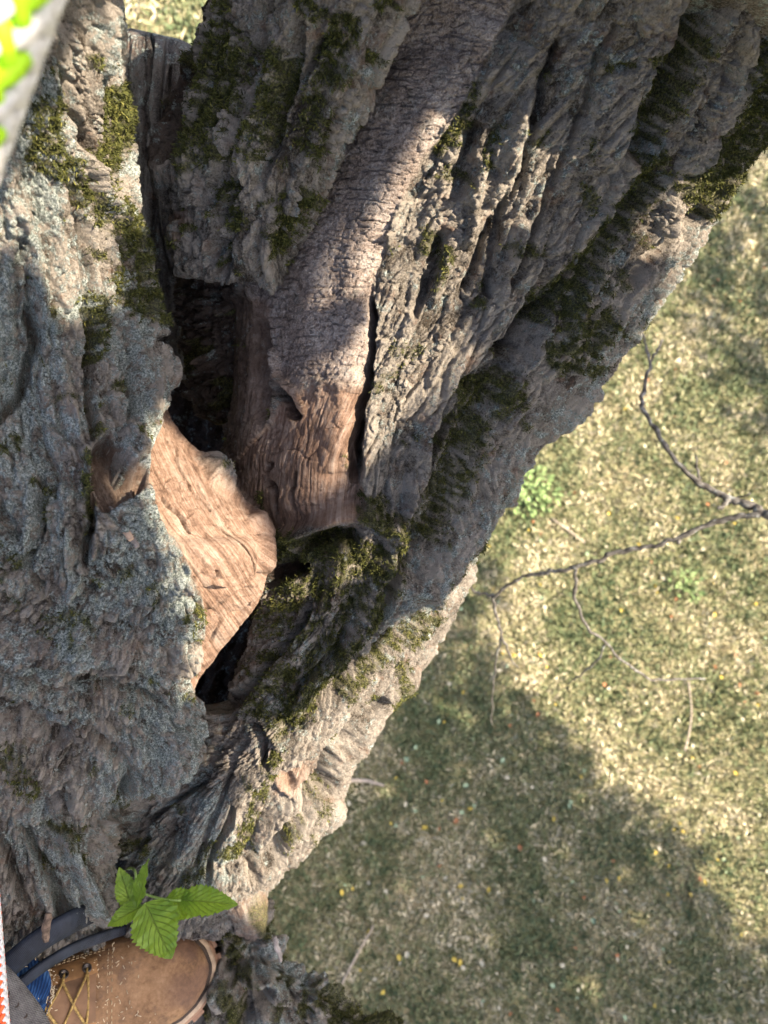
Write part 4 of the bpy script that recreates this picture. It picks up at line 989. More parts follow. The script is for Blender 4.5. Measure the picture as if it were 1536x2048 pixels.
# ------------------------------------------------------------------ boot and trouser leg of the climber
toe = WD([math.cos(math.radians(8)), math.sin(math.radians(8)), 0]); toe[2] = 0; toe /= np.linalg.norm(toe)
upv = np.array([0, 0, 1.0]) + toe * .05; upv /= np.linalg.norm(upv); toe = toe - upv * (toe @ upv); toe /= np.linalg.norm(toe)
lft = np.cross(upv, toe)
B0 = unp(262, 1958, .905)                       # on the sole under the ball of the foot, local x = .10
def BL(x, y, z):
    x, y, z = np.broadcast_arrays(np.asarray(x, float), np.asarray(y, float), np.asarray(z, float))
    return B0 + (x - .10)[..., None] * toe + y[..., None] * lft + z[..., None] * upv
person = empty('person', tuple(float(v) for v in BL(0.0, 0.0, 0.0))); tag(person, 'person standing in the fork, only one tan work boot and a blue trouser cuff showing', 'person')
k = Nt('nubuck', .82, .2); ob = k.coord('Object')
n1 = k.noise(ob, 16, 5, .65); n2 = k.noise(ob, 240, 4, .7); n3 = k.noise(ob, 36, 5, .7)
c = k.ramp(k.math('ADD', k.math('MULTIPLY', n1, .6), k.math('MULTIPLY', n2, .4)), [(.36, (.115, .062, .030)), (.5, (.235, .132, .065)), (.66, (.34, .205, .110))])
stain = k.ramp(n3, [(.54, 0), (.66, 1)])
c = k.mix(k.math('MULTIPLY', stain, .6), c, (.095, .062, .045))
c = k.mix(k.math('MULTIPLY', k.attr('toe'), .55), c, (.10, .055, .040))
k.color(c); k.normal(k.bump(n2, .0007, .8, k.bump(n1, .003, .5))); M_NUB = k.m
M_SOLE = simple('gum_sole', (.34, .20, .125), .7, .25, 60); M_WELT = simple('welt', (.40, .29, .19), .7, .2, 120); M_DARKST = simple('stitch_dark', (.05, .035, .025), .8)
M_LACE = simple('lace', (.33, .21, .065), .8, .45, 300); M_BRASS = simple('eyelet', (.10, .085, .075), .4); M_BRASS.node_tree.nodes['Principled BSDF'].inputs['Metallic'].default_value = .8
M_TONGUE = simple('tongue_leather', (.19, .105, .055), .8); M_THREAD = simple('thread', (.45, .34, .20), .7)
XS = [-.115, -.108, -.09, -.05, 0, .05, .10, .13, .155, .172, .184, .190]
WL = [.004, .022, .033, .038, .043, .049, .054, .052, .045, .034, .020, .004]
HT = [.06, .11, .14, .145, .135, .104, .082, .074, .068, .061, .050, .036]
def foot_w(x): return np.interp(x, XS, WL)
boot = new_obj('boot', np.zeros((0, 3)), [], None)
bpy.data.objects.remove(boot)
nx, nt = 90, 41
xs = np.concatenate([np.linspace(-.115, .12, 50), np.linspace(.1215, .190, 40)]); th = np.linspace(0, np.pi, nt)
hx = np.array([float(cr(np.array([[h] for h in HT]), np.array([np.interp(x, XS, range(len(XS)))]))[0, 0]) for x in xs]); wx = np.array([float(cr(np.array([[h] for h in WL]), np.array([np.interp(x, XS, range(len(XS)))]))[0, 0]) for x in xs])
X = np.repeat(xs[:, None], nt, 1); cs = np.cos(th); sn = np.sin(th)
ex = np.interp(xs, [0, .06, .19], [.75, .8, .72])[:, None]
Y = wx[:, None] * np.sign(cs) * np.abs(cs) ** .72; Z = .027 + (hx[:, None] - .027) * sn[None] ** ex
cre = .0022 * np.sin((X - .02) * 150) * np.exp(-((X - .075) / .03) ** 2) * sn + .0014 * perlin(X * 60, Y * 60, 411)
P = BL(X, Y, Z + cre).reshape(-1, 3)
boot = new_obj('boot', P, grid_faces(nx, nt), M_NUB, None, True, dict(toe=(sstep(.128, .16, X) * sstep(-.25, .3, perlin(X * 40, Y * 40, 412) + .25)).ravel())); put(boot, person)
tag(boot, 'tan brown leather work boot with gum sole and golden laces')
def bsub(o): o.parent = boot; o.matrix_parent_inverse = Matrix.Identity(4); return o
# quarter panel edges with thread: the vamp seam runs round the eyelet facing
def on_boot(x, t): # t: 0 left side .. pi right side
    h = np.interp(x, xs, hx); w = np.interp(x, xs, wx); e = np.interp(x, [0, .06, .19], [.75, .8, .72])
    return x, w * np.sign(np.cos(t)) * np.abs(np.cos(t)) ** .72, .027 + (h - .027) * np.sin(t) ** e
def outline(scale_w, ext, n=120):
    a = np.linspace(0, 2 * np.pi, n, endpoint=False); x = .0375 + .1525 * np.cos(a)
    w = np.interp(x, XS, WL) ; y = np.sign(np.sin(a)) * np.maximum(w, .004 + .02 * np.abs(np.sin(a))) * np.minimum(1, np.abs(np.sin(a)) * 6) ** .3
    cx, cy = .04, 0
    nx_ = np.gradient(y); ny_ = -np.gradient(x); l = np.hypot(nx_, ny_) + 1e-9
    return x + nx_ / l * ext, y + ny_ / l * ext
def slab(name, ext0, ext1, z0, z1, mat):
    n = 120; x0, y0 = outline(1, ext0); x1, y1 = outline(1, ext1)
    rows = [BL(x0, y0, z0), BL(x1, y1, z0 + .25 * (z1 - z0)), BL(x1, y1, z0 + .8 * (z1 - z0)), BL(x0, y0, z1)]
    V = np.concatenate(rows + [BL([.04], [0], [z0]), BL([.04], [0], [z1])]); F = grid_faces(4, n, True).tolist()
    for i in range(n): F.append([4 * n, (i + 1) % n, i]); F.append([4 * n + 1, 3 * n + i, 3 * n + (i + 1) % n])
    return bsub(new_obj(name, V, F, mat))
slab('sole', .010, .013, .004, .020, M_SOLE); slab('welt', .006, .0090, .0205, .029, M_WELT); slab('sole_seam', .002, .0040, .029, .0312, M_DARKST)
ox, oy = outline(1, .0145)
for i in range(0, 120, 4):                        # tread lugs round the rim
    x_, y_ = ox[i], oy[i]; j = (i + 3) % 120; x2, y2 = ox[j], oy[j]
    dx, dy = x2 - x_, y2 - y_; l = math.hypot(dx, dy)
    if l < .004: continue
    nx_, ny_ = dy / l, -dx / l
    if nx_ * (x_ - .04) + ny_ * y_ < 0: nx_, ny_ = -nx_, -ny_
    q = [(x_ + dx * .06 - nx_ * .006, y_ + dy * .06 - ny_ * .006), (x2 - dx * .06 - nx_ * .006, y2 - dy * .06 - ny_ * .006), (x2 - dx * .1 + nx_ * .003, y2 - dy * .1 + ny_ * .003), (x_ + dx * .1 + nx_ * .003, y_ + dy * .1 + ny_ * .003)]
    V = np.concatenate([BL([a for a, _ in q], [b for _, b in q], z) for z in (-.004, .017)])
    bsub(new_obj('sole_lug', V, [[0, 1, 2, 3], [4, 7, 6, 5], [0, 4, 5, 1], [1, 5, 6, 2], [2, 6, 7, 3], [3, 7, 4, 0]], M_SOLE, None, False))
# eyelet facing, tongue, eyelets, laces, stitching
def facing(sgn, mat):
    n1, n2 = 14, 8; V = []
    for i in range(n1):
        x = -.03 + .105 * i / (n1 - 1)
        for j in range(n2):
            t = math.pi / 2 - sgn * (.18 + .62 * j / (n2 - 1))
            if i == n1 - 1: x = .075 - .010 * (j / (n2 - 1) - .4) ** 2 * 4
            a, b, c_ = on_boot(x, t); V.append(BL(a, b, c_ + .0022 * (1 if 0 < j < n2 - 1 and i < n1 - 1 else -.2)))
    return bsub(new_obj('eyelet_facing', np.array(V), grid_faces(n1, n2), mat))
M_FACE = simple('facing_leather', (.27, .140, .055), .75, .3, 60)
facing(1, M_FACE); facing(-1, M_FACE)
n1, n2 = 16, 9; V = []
for i in range(n1):
    x = -.05 + .118 * i / (n1 - 1)
    for j in range(n2):
        t = math.pi / 2 + .34 * (j / (n2 - 1) - .5) * 2; a, b, c_ = on_boot(x, t); V.append(BL(a, b, c_ + .002 + .004 * (1 - ((j / (n2 - 1) - .5) * 2) ** 2)))
bsub(new_obj('tongue', np.array(V), grid_faces(n1, n2), M_TONGUE))
def ring(p, nrm, r, rr, mat, name):
    nrm = nrm / np.linalg.norm(nrm); u = np.cross(nrm, toe); u /= np.linalg.norm(u); w = np.cross(nrm, u); a = np.linspace(0, 2 * np.pi, 18, endpoint=False); b = np.linspace(0, 2 * np.pi, 8, endpoint=False)
    V = np.array([p + (np.cos(q) * u + np.sin(q) * w) * (r + rr * math.cos(s)) + nrm * rr * math.sin(s) for q in a for s in b])
    F = []
    for i in range(18):
        for j in range(8): F.append([i * 8 + j, ((i + 1) % 18) * 8 + j, ((i + 1) % 18) * 8 + (j + 1) % 8, i * 8 + (j + 1) % 8])
    V = np.concatenate([V, [p]]); F += [[144, i * 8 + 4, ((i + 1) % 18) * 8 + 4] for i in range(18)]
    return bsub(new_obj(name, V, F, mat))
def bp(x, t, lift=.003): a, b, c_ = on_boot(x, t); return BL(a, b, c_ + lift)
EY = [(.058, .50), (.036, .52), (.012, .54)]
for x, dt in EY:
    for s in (1, -1):
        t = math.pi / 2 - s * dt; p = bp(x, t); q1 = bp(x + .003, t) - bp(x - .003, t); q2 = bp(x, t + .05) - bp(x, t - .05); nn_ = np.cross(q2, q1)
        if nn_ @ upv < 0: nn_ = -nn_
        ring(p, nn_, .0042, .0012, M_BRASS, 'eyelet')
def lace(pts, r=.0014):
    V, F = tube(np.array(pts), [r] * len(pts), 8, .03, 3, 6); bsub(new_obj('lace', V, F, M_LACE))
for (x0, d0), (x1, d1) in zip(EY[:-1], EY[1:]):
    for s in (1, -1):
        lace([bp(x0, math.pi / 2 - s * d0, .001), bp(x0, math.pi / 2 - s * d0 * .7, .006), bp((x0 + x1) / 2, math.pi / 2, .010), bp(x1, math.pi / 2 + s * d1 * .7, .006), bp(x1, math.pi / 2 + s * d1, .001)])
lace([bp(.058, math.pi / 2 - .5, .001), bp(.060, math.pi / 2 - .25, .006), bp(.060, math.pi / 2 + .2, .006), bp(.058, math.pi / 2 + .5, .001)])
lace([bp(.012, math.pi / 2 - .54, .003), bp(.020, math.pi / 2 - .8, .010), bp(.004, math.pi / 2 - 1.0, .016), bp(-.010, math.pi / 2 - .8, .016), bp(-.004, math.pi / 2 - .5, .012)], .0024)
# stitches along the facing
ST = []
for off in (.0, .0045):
    for i in range(22):
        x = -.02 + .092 * i / 21
        for s in (1, -1):
            p = bp(x, math.pi / 2 - s * (.84 + off * 16), .0012); q = bp(x + .0026, math.pi / 2 - s * (.84 + off * 16), .0012); ST.append(tube([p, q], [.0005, .0005], 5, 0, 1, 1))
    for i in range(16):
        t = math.pi / 2 - .84 + 1.68 * i / 15; p = bp(.079 + off, t, .0012); q = bp(.079 + off, t + .05, .0012); ST.append(tube([p, q], [.0005, .0005], 5, 0, 1, 1))
V, F = merge(ST); bsub(new_obj('stitching', V, F, M_THREAD))
# sawdust
rg = np.random.default_rng(61); SD = []
for i in range(190):
    x = rg.normal(.055, .035); t = math.pi / 2 + rg.normal() * .5
    if not -.05 < x < .17 or not .3 < t < 2.8: continue
    p = bp(x, t, .0018); d = rg.normal(size=3); d -= upv * (d @ upv) * .8; d /= np.linalg.norm(d); SD.append(tube([p - d * rg.uniform(.0005, .0026), p + d * rg.uniform(.0005, .002)], [.00042, .00042], 4, 0, 1, 1))
V, F = merge(SD); M_SAW = simple('sawdust', (.62, .50, .33), .9); o = bsub(new_obj('sawdust', V, F, M_SAW)); tag(o, kind='stuff')
# trouser leg
k = Nt('denim', .85, .15); uvv = k.coord('UV', (1, 1, 1)); wv = k.n('ShaderNodeTexWave'); wv.inputs['Scale'].default_value = 90; wv.bands_direction = 'DIAGONAL'; k.l(uvv, wv.inputs[0])
nd = k.noise(k.coord('Object'), 40, 5, .7)
k.color(k.ramp(k.math('ADD', k.math('MULTIPLY', nd, .8), k.math('MULTIPLY', wv.outputs['Fac'], .2)), [(.38, (.006, .022, .075)), (.55, (.014, .055, .165)), (.75, (.07, .15, .30))])); k.normal(k.bump(k.math('ADD', wv.outputs['Fac'], nd), .0008, .7)); M_DENIM = k.m
def bl_at(px, py, z):             # boot-frame x, y of the point at height z seen there
    d = unp(px, py, 1.0) - CAMP; o_ = CAMP - B0 - upv * z; t_ = -(o_ @ upv) / (d @ upv); q_ = o_ + d * t_; return q_ @ toe + .10, q_ @ lft
CX, CY = bl_at(2, 2004, .125)
rows = []; nth = 64; nz = 70; aa = np.linspace(0, 2 * np.pi, nth, endpoint=False)
for i in range(nz):
    s = i / (nz - 1); z = .118 + .52 * s; ang = np.array([1, 1])
    cx = CX - .20 * s; cy = CY - .02 * s; rx = .052 + .02 * s; ry = .050 + .02 * s
    if i < 2: rx -= .004 * (2 - i); ry -= .004 * (2 - i)
    fold = .0035 * np.sin(3 * aa + 9 * s) + .004 * perlin(np.cos(aa) * 1.6 + 5, np.sin(aa) * 1.6 + s * 14, 421)
    rows.append(BL(cx + (rx + fold) * np.cos(aa), cy + (ry + fold) * np.sin(aa), z + .004 * np.cos(aa)))
UVt = np.array([[a * .06, .52 * i / nz] for i in range(nz) for a in aa])
inner = [BL(CX + .042 * np.cos(aa), CY + .040 * np.sin(aa), .15 + 0 * aa), BL(CX + .046 * np.cos(aa), CY + .044 * np.sin(aa), .121 + 0 * aa)]
Vt = np.concatenate(inner + rows); UVt = np.concatenate([np.zeros((2 * nth, 2)), UVt])
leg = new_obj('trouser_leg', Vt, grid_faces(nz + 2, nth, True), M_DENIM, None, True, None, UVt); put(leg, person); tag(leg, 'dark blue trouser cuff dusted with sawdust')
hem = []
for i in range(90):
    a = 2 * math.pi * i / 90; p = BL(CX - .006 + .0535 * math.cos(a), CY + .0515 * math.sin(a), .135 + .004 * math.cos(a)); q = BL(CX - .006 + .0535 * math.cos(a + .045), CY + .0515 * math.sin(a + .045), .135 + .004 * math.cos(a + .045)); hem.append(tube([p, q], [.0006, .0006], 4, 0, 1, 1))
V, F = merge(hem); o = new_obj('hem_stitch', V, F, simple('denim_thread', (.012, .03, .08), .8)); o.parent = leg; o.matrix_parent_inverse = Matrix.Identity(4)
SD = []
for i in range(120):
    a = rg.normal(0, .7); s = abs(rg.normal(0, .05)); p = BL(CX - .2 * s + (.0535 + .02 * s) * math.cos(a), CY + (.0515 + .02 * s) * math.sin(a), .118 + .52 * s); d = rg.normal(size=3) * .0014; SD.append(tube([p - d, p + d], [.00045, .00045], 4, 0, 1, 1))
V, F = merge(SD); o = new_obj('sawdust', V, F, M_SAW); o.parent = leg; o.matrix_parent_inverse = Matrix.Identity(4); tag(o, kind='stuff')

# ------------------------------------------------------------------ straps and ropes of the climbing gear
def ribbon(name, pts, wid, thick, mat, roll=0.0, sub=10):
    pts = np.asarray(pts, float); t = np.linspace(0, len(pts) - 1, (len(pts) - 1) * sub + 1); q = cr(pts, t); P = unp(q[:, 0], q[:, 1], q[:, 2]); T = np.gradient(P, axis=0); T /= np.linalg.norm(T, axis=1)[:, None]
    al = np.concatenate([[0], np.cumsum(np.linalg.norm(np.diff(P, axis=0), axis=1))])
    V = []; U = []
    prof = [(-1, -.6), (-.97, 1), (-.5, 1.15), (0, 1.2), (.5, 1.15), (.97, 1), (1, -.6), (.97, -1), (0, -1), (-.97, -1)]
    for k_ in range(len(P)):
        f = CAMP - P[k_]; f = f - T[k_] * (f @ T[k_]); f /= np.linalg.norm(f); s = np.cross(f, T[k_]); c_, s_ = math.cos(roll), math.sin(roll); s, f = s * c_ + f * s_, f * c_ - s * s_
        for a, b in prof: V.append(P[k_] + s * a * wid / 2 + f * b * thick / 2); U.append((al[k_], a * wid / 2))
    m = len(prof); F = grid_faces(len(P), m, True).tolist(); F.append(list(range(m))[::-1]); F.append([(len(P) - 1) * m + i for i in range(m)])
    return new_obj(name, np.array(V), F, mat, None, True, None, np.array(U)), P
k = Nt('navy_webbing', .55, .35); wv = k.n('ShaderNodeTexWave'); wv.inputs['Scale'].default_value = 260; k.l(k.coord('UV'), wv.inputs[0]); n_ = k.noise(k.coord('Object'), 50, 4, .6)
k.color(k.ramp(n_, [(.35, (.005, .007, .012)), (.65, (.020, .026, .040))])); k.normal(k.bump(wv.outputs['Fac'], .0004, .6)); M_NAVY = k.m
st1, _ = ribbon('climbing_strap', [(-60, 2010, .70), (20, 1930, .715), (80, 1880, .73), (140, 1845, .75), (185, 1822, .80), (215, 1800, .88)], .022, .004, M_NAVY, .3); tag(st1, 'broad dark navy strap crossing above the trouser cuff into the bark', 'strap')
st2, _ = ribbon('climbing_strap', [(-60, 2055, .71), (20, 1985, .725), (90, 1930, .745), (150, 1895, .77), (215, 1870, .82), (280, 1850, .92)], .011, .004, M_NAVY, .5); tag(st2, 'narrow dark navy strap running beside the boot collar below the broad strap', 'strap')
k = Nt('grey_webbing', .85, .15); sx = k.n('ShaderNodeSeparateXYZ'); k.l(k.coord('UV'), sx.inputs[0])
w1 = k.math('SINE', k.math('MULTIPLY', sx.outputs[0], 3600.0)); w2 = k.math('SINE', k.math('MULTIPLY', sx.outputs[1], 2600.0)); wz = k.math('MULTIPLY', w1, w2)
k.color(k.ramp(k.math('ADD', k.math('MULTIPLY', wz, .25), k.noise(k.coord('Object'), 90, 4, .6)), [(.3, (.075, .068, .062)), (.7, (.20, .185, .17))])); k.normal(k.bump(wz, .0006, .8)); M_WEB = k.m
st3, P3 = ribbon('webbing_strap', [(-60, 1920, .66), (-10, 1960, .665), (30, 2005, .67), (62, 2050, .675), (90, 2110, .68)], .027, .003, M_WEB, -.1); tag(st3, 'grey woven webbing strap with punched holes over the blue trouser cuff', 'strap')
EYE = []
for fx in (.30, .42, .54, .66):
    p = P3[int(fx * (len(P3) - 1))]; f = CAMP - p; f /= np.linalg.norm(f); a = np.linspace(0, 2 * np.pi, 12, endpoint=False); u = np.cross(f, [0, 0, 1]); u /= np.linalg.norm(u); w = np.cross(f, u)
    rim = p + f * .0021 + (np.cos(a)[:, None] * u + np.sin(a)[:, None] * w) * .0022
    o = new_obj('punched_hole', np.concatenate([rim, [p + f * .0016]]), [[i, (i + 1) % 12, 12] for i in range(12)], M_DARKST); put(o, st3); o.matrix_parent_inverse = Matrix.Identity(4)

def rope(name, p0, p1, r, colours, pick, label, na=12):
    """braided rope: sheath of slanted picks round a core; colours: list of (part name, material, test(i, j))"""
    p0 = np.asarray(p0); p1 = np.asarray(p1); ax = p1 - p0; L = np.linalg.norm(ax); ax /= L
    u = CAMP - (p0 + p1) / 2; u = u - ax * (u @ ax); u /= np.linalg.norm(u); w = np.cross(ax, u)
    root = empty(name, tuple(float(v) for v in p0)); tag(root, label, 'rope')
    V, F = tube([p0, (p0 + p1) / 2, p1], [r * .86] * 3, 18, 0, 1); o = new_obj('core', V, F, colours[0][1]); put(o, root)
    nr = int(L / pick)
    # one pick: a low-poly capsule
    b = np.linspace(0, 2 * np.pi, 6, endpoint=False); st = [(-1, .25), (-.7, .85), (0, 1), (.7, .85), (1, .25)]
    acc = {c[0]: [] for c in colours}
    for i in range(nr):
        for j in range(na):
            if (i + j) % 2: continue
            nm = colours[0][0]
            for cn, m_, test in colours[1:]:
                if test(i, j): nm = cn
            th = 2 * math.pi * (j + .5) / na; nrm = math.cos(th) * u + math.sin(th) * w; tn = -math.sin(th) * u + math.cos(th) * w
            sl = .55 if (i // 1) % 2 else -.55
            d = ax * math.cos(sl) + tn * math.sin(sl); s = np.cross(nrm, d); c0 = p0 + ax * (i + .5) * pick + nrm * r * .9
            hl = pick * 1.25; hw = 2 * math.pi * r / na * .62
            acc[nm].append(np.array([c0 + d * hl * a + (s * math.cos(q) * hw + nrm * math.sin(q) * r * .16) * e_ for a, e_ in st for q in b]))
    fb = grid_faces(5, 6, True)
    for cn, m_, *_ in colours:
        if not acc[cn]: continue
        A = np.array(acc[cn]); nn = len(A); F = (fb[None] + (np.arange(nn) * 30)[:, None, None]).reshape(-1, 4)
        o = new_obj(cn, A.reshape(-1, 3), F, m_); put(o, root)
    return root
M_RW = simple('rope_white', (.60, .58, .56), .8, .15, 400); M_RG = simple('rope_green', (.34, .60, .015), .6, .12, 300); M_RD = simple('rope_dark', (.035, .045, .07), .8); M_RO = simple('rope_orange', (.80, .115, .03), .7, .2, 300)
rope('white_rope', unp(75, -330, .175), unp(-165, 420, .215), .0160, [('sheath', M_RW), ('green_tracer', M_RG, lambda i, j: j in (17, 18) and i % 4 < 3), ('dark_tracer', M_RD, lambda i, j: j in (15, 16) and 44 < i < 62)], .0050, 'thick white braided rope with bright green tracer hanging close beside the left limb', 20)
rope('orange_rope', unp(-36, 1620, .56), unp(14, 2240, .60), .0072, [('sheath', M_RO), ('white_tracer', M_RW, lambda i, j: j in (2, 3, 9, 10))], .0036, 'orange and white braided rope beside the left limb above the dark straps')

# ------------------------------------------------------------------ splinters, dry leaf, bark scraps
def chip(name, p0, p1, w, t, mat, label, group=None, cat='wood chip', seed=0):
    rg = np.random.default_rng(seed); P0 = unp(*p0); P1 = unp(*p1); ax = P1 - P0; L = np.linalg.norm(ax); ax /= L; f = CAMP - P0; f -= ax * (f @ ax); f /= np.linalg.norm(f); s = np.cross(f, ax); V = []
    n = 7
    for i in range(n):
        q = i / (n - 1); ww = w / 2 * (1 - .55 * abs(q - .4) ** 1.5 * 2 * rg.uniform(.5, 1.2)); c = P0 + ax * L * q + f * (.08 * L * math.sin(q * 3.1)) + s * rg.normal() * w * .06
        for a, b in ((-1, .2), (-.5, 1), (.4, .8), (1, .1), (.3, -1), (-.6, -.9)): V.append(c + s * a * ww * rg.uniform(.85, 1.1) + f * b * t / 2 * rg.uniform(.7, 1.2))
    F = grid_faces(n, 6, True).tolist(); F.append(list(range(6))[::-1]); F.append([(n - 1) * 6 + i for i in range(6)])
    o = new_obj(name, np.array(V), F, mat, None, False); tag(o, label, cat, group); return o
M_CHIP = simple('fresh_wood', (.42, .29, .20), .85, .35, 90); M_GREYCHIP = simple('grey_wood', (.26, .22, .19), .9, .35, 90); M_DRYLEAF = simple('dry_leaf', (.34, .17, .11), .7, .3, 50)
for i, (a, b, w, m) in enumerate([((214, 1040, .555), (240, 1068, .548), 12, 0), ((246, 1046, .55), (262, 1080, .545), 18, 0), ((256, 1062, .552), (275, 1095, .55), 14, 1), ((222, 1014, .56), (236, 1040, .55), 9, 1), ((236, 1066, .552), (244, 1098, .552), 7, 1), ((248, 1010, .56), (262, 1038, .552), 6, 1)]):
    chip('wood_splinter', a, b, w * .55 / FPX, .0035, (M_CHIP, M_GREYCHIP)[m], 'pale broken wood splinter wedged under the torn bark beside the bare wood lip', 'splinters under the torn bark', seed=i)
dl = serrate_leaf('dry_leaf', unp(738, 966, .700), unp(712, 999, .694), .012, WD([.5, .1, 1]), tree, M_DRYLEAF, .2, .9, 5, 3); dl.parent = None; dl.matrix_parent_inverse = Matrix.Identity(4); tag(dl, 'curled reddish dry leaf caught in the crack beside the sunlit wood', 'leaf')
chip('bark_scrap', (97, 1826, .72), (90, 1884, .715), .0085, .004, simple('bark_scrap', (.13, .09, .062), .9, .5, 220), 'narrow brown bark scrap hanging by the dark straps', None, 'bark', 9)
o = chip('dry_twig', (385, 1880, .90), (452, 1856, .905), .0022, .002, M_GREYCHIP, 'thin grey dry twig lying between the boot toe and the knob', None, 'twig', 11)
o = chip('bark_scrap', (548, 1874, .885), (563, 1922, .892), .006, .003, M_GREYCHIP, 'pale flake of bark lying along the edge of the knotty burl', None, 'bark', 12)

# ------------------------------------------------------------------ unseen leaves added toward the sun to shade parts of the fork and lawn
k = Nt('shade_leaf', .55, .3)
k.color(k.ramp(k.attr('tone'), [(0, (.035, .070, .018)), (.6, (.075, .120, .028)), (1, (.20, .19, .045))]))
tr = k.n('ShaderNodeBsdfTranslucent'); tr.inputs[0].default_value = (.13, .20, .03, 1); ms = k.n('ShaderNodeMixShader'); ms.inputs[0].default_value = .15
k.l(k.b.outputs[0], ms.inputs[1]); k.l(tr.outputs[0], ms.inputs[2]); k.l(ms.outputs[0], k.t.nodes['Material Output'].inputs[0])
M_SHADE_LEAF = k.m
E1 = np.cross(SUN, [0, 0, 1.0]); E1 /= np.linalg.norm(E1); E2 = np.cross(SUN, E1)
def inside(px, py, polys):
    m = np.zeros(px.shape, bool)
    for p in polys:
        m |= poly_sd(px, py, p) > 0
    return m
def leaves_mesh(C, size, rg, tilt=.7):
    """rhombic leaves (4 faces each) round centres C, roughly level"""
    n = len(C)
    N = SUN * .8 + np.array([0, 0, .6]) + rg.normal(size=(n, 3)) * tilt * .5; N /= np.linalg.norm(N, axis=1)[:, None]
    A = np.cross(N, rg.normal(size=(n, 3))); A /= np.linalg.norm(A, axis=1)[:, None]; B = np.cross(N, A); L = size[:, None]
    V = np.stack([C - A * L, C - A * L * .35 + B * L * .52 + N * L * .1, C + A * L * .35 + B * L * .42 + N * L * .12, C + A * L, C + A * L * .35 - B * L * .42 + N * L * .12, C - A * L * .35 - B * L * .52 + N * L * .1], 1)
    o = np.arange(n)[:, None] * 6
    F = np.concatenate([o + [0, 1, 2, 3], o + [0, 3, 4, 5]]).astype(np.int32)
    return V.reshape(-1, 3), F
LIT = [[(545, 815), (575, 790), (640, 772), (740, 752), (820, 735), (905, 735), (940, 765), (875, 838), (830, 872), (752, 930), (738, 1000), (690, 1035), (600, 1052), (520, 1062), (490, 985), (540, 905)],
       [(330, 845), (430, 955), (560, 1070), (548, 1175), (405, 1390), (370, 1360), (412, 1215), (380, 1150), (345, 1075), (300, 985)],
       [(975, 1090), (890, 1290), (715, 1520), (690, 1600), (565, 1750), (500, 1800), (452, 1730), (500, 1620), (560, 1490), (700, 1372), (860, 1235), (945, 1120)],
       [(600, 500), (612, 440), (650, 300), (720, 180), (780, 60), (960, 40), (900, 180), (840, 300), (800, 420), (752, 560), (640, 560)],
       [(60, 400), (165, 380), (185, 560), (130, 620), (105, 480)], [(225, 80), (250, 80), (262, 420), (240, 300)],
       [(1050, 90), (1215, 40), (1185, 240), (1060, 340), (980, 420), (900, 560), (850, 560), (930, 380)], [(1400, 10), (1500, -10), (1445, 205), (1352, 345), (1330, 320), (1380, 150)], [(1520, 240), (1350, 460), (1280, 510), (1300, 440), (1400, 330)], [(800, 620), (880, 560), (860, 680), (760, 720)]]
FREE = [[(760, -200), (1700, -200), (1500, 350), (1290, 600), (1050, 620), (800, 520)], [(-300, -200), (240, -200), (300, 620), (-300, 700)]]
rg = np.random.default_rng(71)
pts = []; cls = []
for c in ('right_limb', 'left_limb', 'middle_limb', 'knotty_burl', 'limb_stub', 'hollow_rim', 'hollow_wall'):
    C = COMP[c]; X = C['PX'][::4, ::4].ravel(); Y = C['PY'][::4, ::4].ravel(); P = C['V'][::4, ::4].reshape(-1, 3); Nn = C['N'][::4, ::4].reshape(-1, 3)
    lit = inside(X, Y, LIT); free = inside(X, Y, FREE) & ~lit
    up = (Nn @ SUN) > -.1
    k_ = np.where(lit, 1, np.where(free, 2, 0)); pts.append(P[up]); cls.append(k_[up])
for x0, y0 in ((100, 1950), (250, 1960), (380, 1930), (300, 1840), (420, 1800), (60, 1900), (30, 2020)):
    pts.append(unp(x0, y0, .82)[None]); cls.append(np.zeros(1, int))
P = np.concatenate(pts); K = np.concatenate(cls)
a = P @ E1; b = P @ E2; RES = .006
a0, b0 = a.min() - .1, b.min() - .1; na = int((a.max() + .1 - a0) / RES) + 1; nb_ = int((b.max() + .1 - b0) / RES) + 1
def raster(m, rad):
    g_ = np.zeros((na, nb_), bool); ia = ((a[m] - a0) / RES).astype(int); ib = ((b[m] - b0) / RES).astype(int)
    for dx in range(-rad, rad + 1):
        for dy in range(-rad, rad + 1):
            if dx * dx + dy * dy <= rad * rad: g_[np.clip(ia + dx, 0, na - 1), np.clip(ib + dy, 0, nb_ - 1)] = True
    return g_
gl = raster(K == 1, 2); gs = raster(K == 0, 2) & ~gl; gf = raster(K == 2, 2) & ~gl
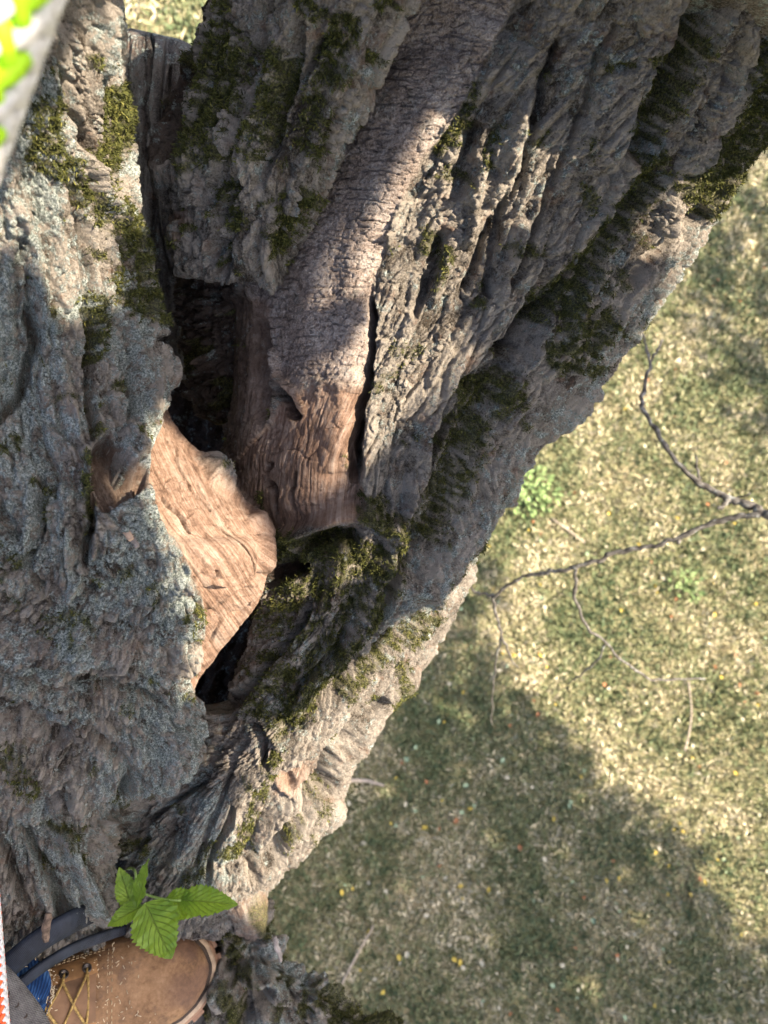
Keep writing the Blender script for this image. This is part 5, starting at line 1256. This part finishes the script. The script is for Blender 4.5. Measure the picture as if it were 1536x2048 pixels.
# free bark is dappled
ii, jj = np.meshgrid(np.arange(na), np.arange(nb_), indexing='ij')
gs |= gf & (fbm(ii * RES * 9, jj * RES * 9, 441, 3) > .12)
need = gs.copy(); C = []; S = []
top = float((P @ SUN).max())
cand = np.argwhere(gs); rg.shuffle(cand)
yy, xx = np.mgrid[-9:10, -9:10]
for ca, cb in cand:
    if not need[ca, cb]: continue
    for r in (6, 4, 3, 2):
        m = (yy ** 2 + xx ** 2) <= r * r; qa = np.clip(ca + yy[m], 0, na - 1); qb = np.clip(cb + xx[m], 0, nb_ - 1)
        if not gl[qa, qb].any(): break
    else: continue
    for lay in range(6):
        dep = top + rg.uniform(.35, 1.05); ja, jb = rg.uniform(-1, 1, 2) * RES * r * .3
        q = E1 * (a0 + ca * RES + ja) + E2 * (b0 + cb * RES + jb) + SUN * dep
        vx, vy, vd = proj(q)
        if vd > .05 and -260 < vx < 1800 and -300 < vy < 2300: dep += .7; q = q + SUN * .7
        C.append(q); S.append(r * RES * 1.0)
    m2 = (yy ** 2 + xx ** 2) <= (r * .6) ** 2
    need[np.clip(ca + yy[m2], 0, na - 1), np.clip(cb + xx[m2], 0, nb_ - 1)] = False
C = np.array(C); S = np.array(S)
V, F = leaves_mesh(C, S, rg, .5)
o = new_obj('shade_foliage', V, F, M_SHADE_LEAF, None, False, dict(tone=np.repeat(np.clip(rg.beta(2, 3, len(C)), 0, 1), 6))); tag(o, kind='stuff'); put(o, tree)  # unseen leaves, set only where the bark is meant to be shaded
# unseen branch added to hold these shading leaves
cm = C.mean(0); e0 = unp(1900, -300, .60) + WD([0, .1, 0])
world_limb('shade_branch', [e0, e0 + (cm - e0) * .35 + [0, 0, .35], cm + SUN * 1.0, cm + SUN * 1.3 - E1 * .6], [.05, .04, .028, .01], 120, 24, 171, .3)

GSH = [[(900, 1000), (945, 1060), (965, 1190), (990, 1330), (1070, 1430), (1190, 1560), (1330, 1660), (1395, 1780), (1465, 1850), (1600, 1930), (1600, 2150), (400, 2150), (400, 1700), (700, 1300)],
       [(1300, 545), (1355, 590), (1405, 690), (1440, 785), (1505, 860), (1600, 940), (1600, 280), (1455, 420), (1370, 490)]]
gpx = rg.uniform(400, 1640, 60000); gpy = rg.uniform(200, 2150, 60000)
sd = np.maximum(poly_sd(gpx, gpy, GSH[0]), poly_sd(gpx, gpy, GSH[1])) + 26 * fbm(gpx / 90, gpy / 90, 451, 3)
dens = np.clip(sstep(-45, 55, sd) * (.55 + .45 * sstep(-.35, .1, fbm(gpx / 120, gpy / 120, 453, 3))), 0, 1)
sel = rg.random(len(gpx)) < dens * .125
Q = on_ground(gpx[sel], gpy[sel]); hgt = rg.uniform(8.5, 11.5, len(Q)); Q = Q + SUN[None] * (hgt / SUN[2])[:, None]
V, F = leaves_mesh(Q, rg.uniform(.09, .17, len(Q)), rg, .6)
o = new_obj('shade_crown', V, F, M_SHADE_LEAF, None, False, dict(tone=np.repeat(np.clip(rg.beta(2, 3, len(Q)), 0, 1), 6))); tag(o, kind='stuff'); put(o, tree)  # unseen leaves laid out from the shadow outlines on the lawn
qm = Q.mean(0); e1 = unp(1930, -390, .52)
world_limb('upper_limb', [e1 + WD([-.14, -.12, -.05]), e1 + WD([-.05, .25, .05]), e1 + WD([.0, .8, .4]), e1 + WD([.4, 1.9, 1.6]), e1 + (qm - e1) * .5 + [0, 0, 1.4], qm + [0, 0, .4]], [.16, .19, .16, .13, .09, .03], 160, 40, 181, .8)
l0 = unp(-120, -420, .52)
world_limb('upper_limb', [l0 + WD([.03, -.10, -.02]), l0 + WD([-.05, .10, .02]), l0 + WD([-.45, .9, .25]), l0 + WD([-.9, 2.0, .9])], [.10, .15, .12, .08], 90, 40, 183, .8)
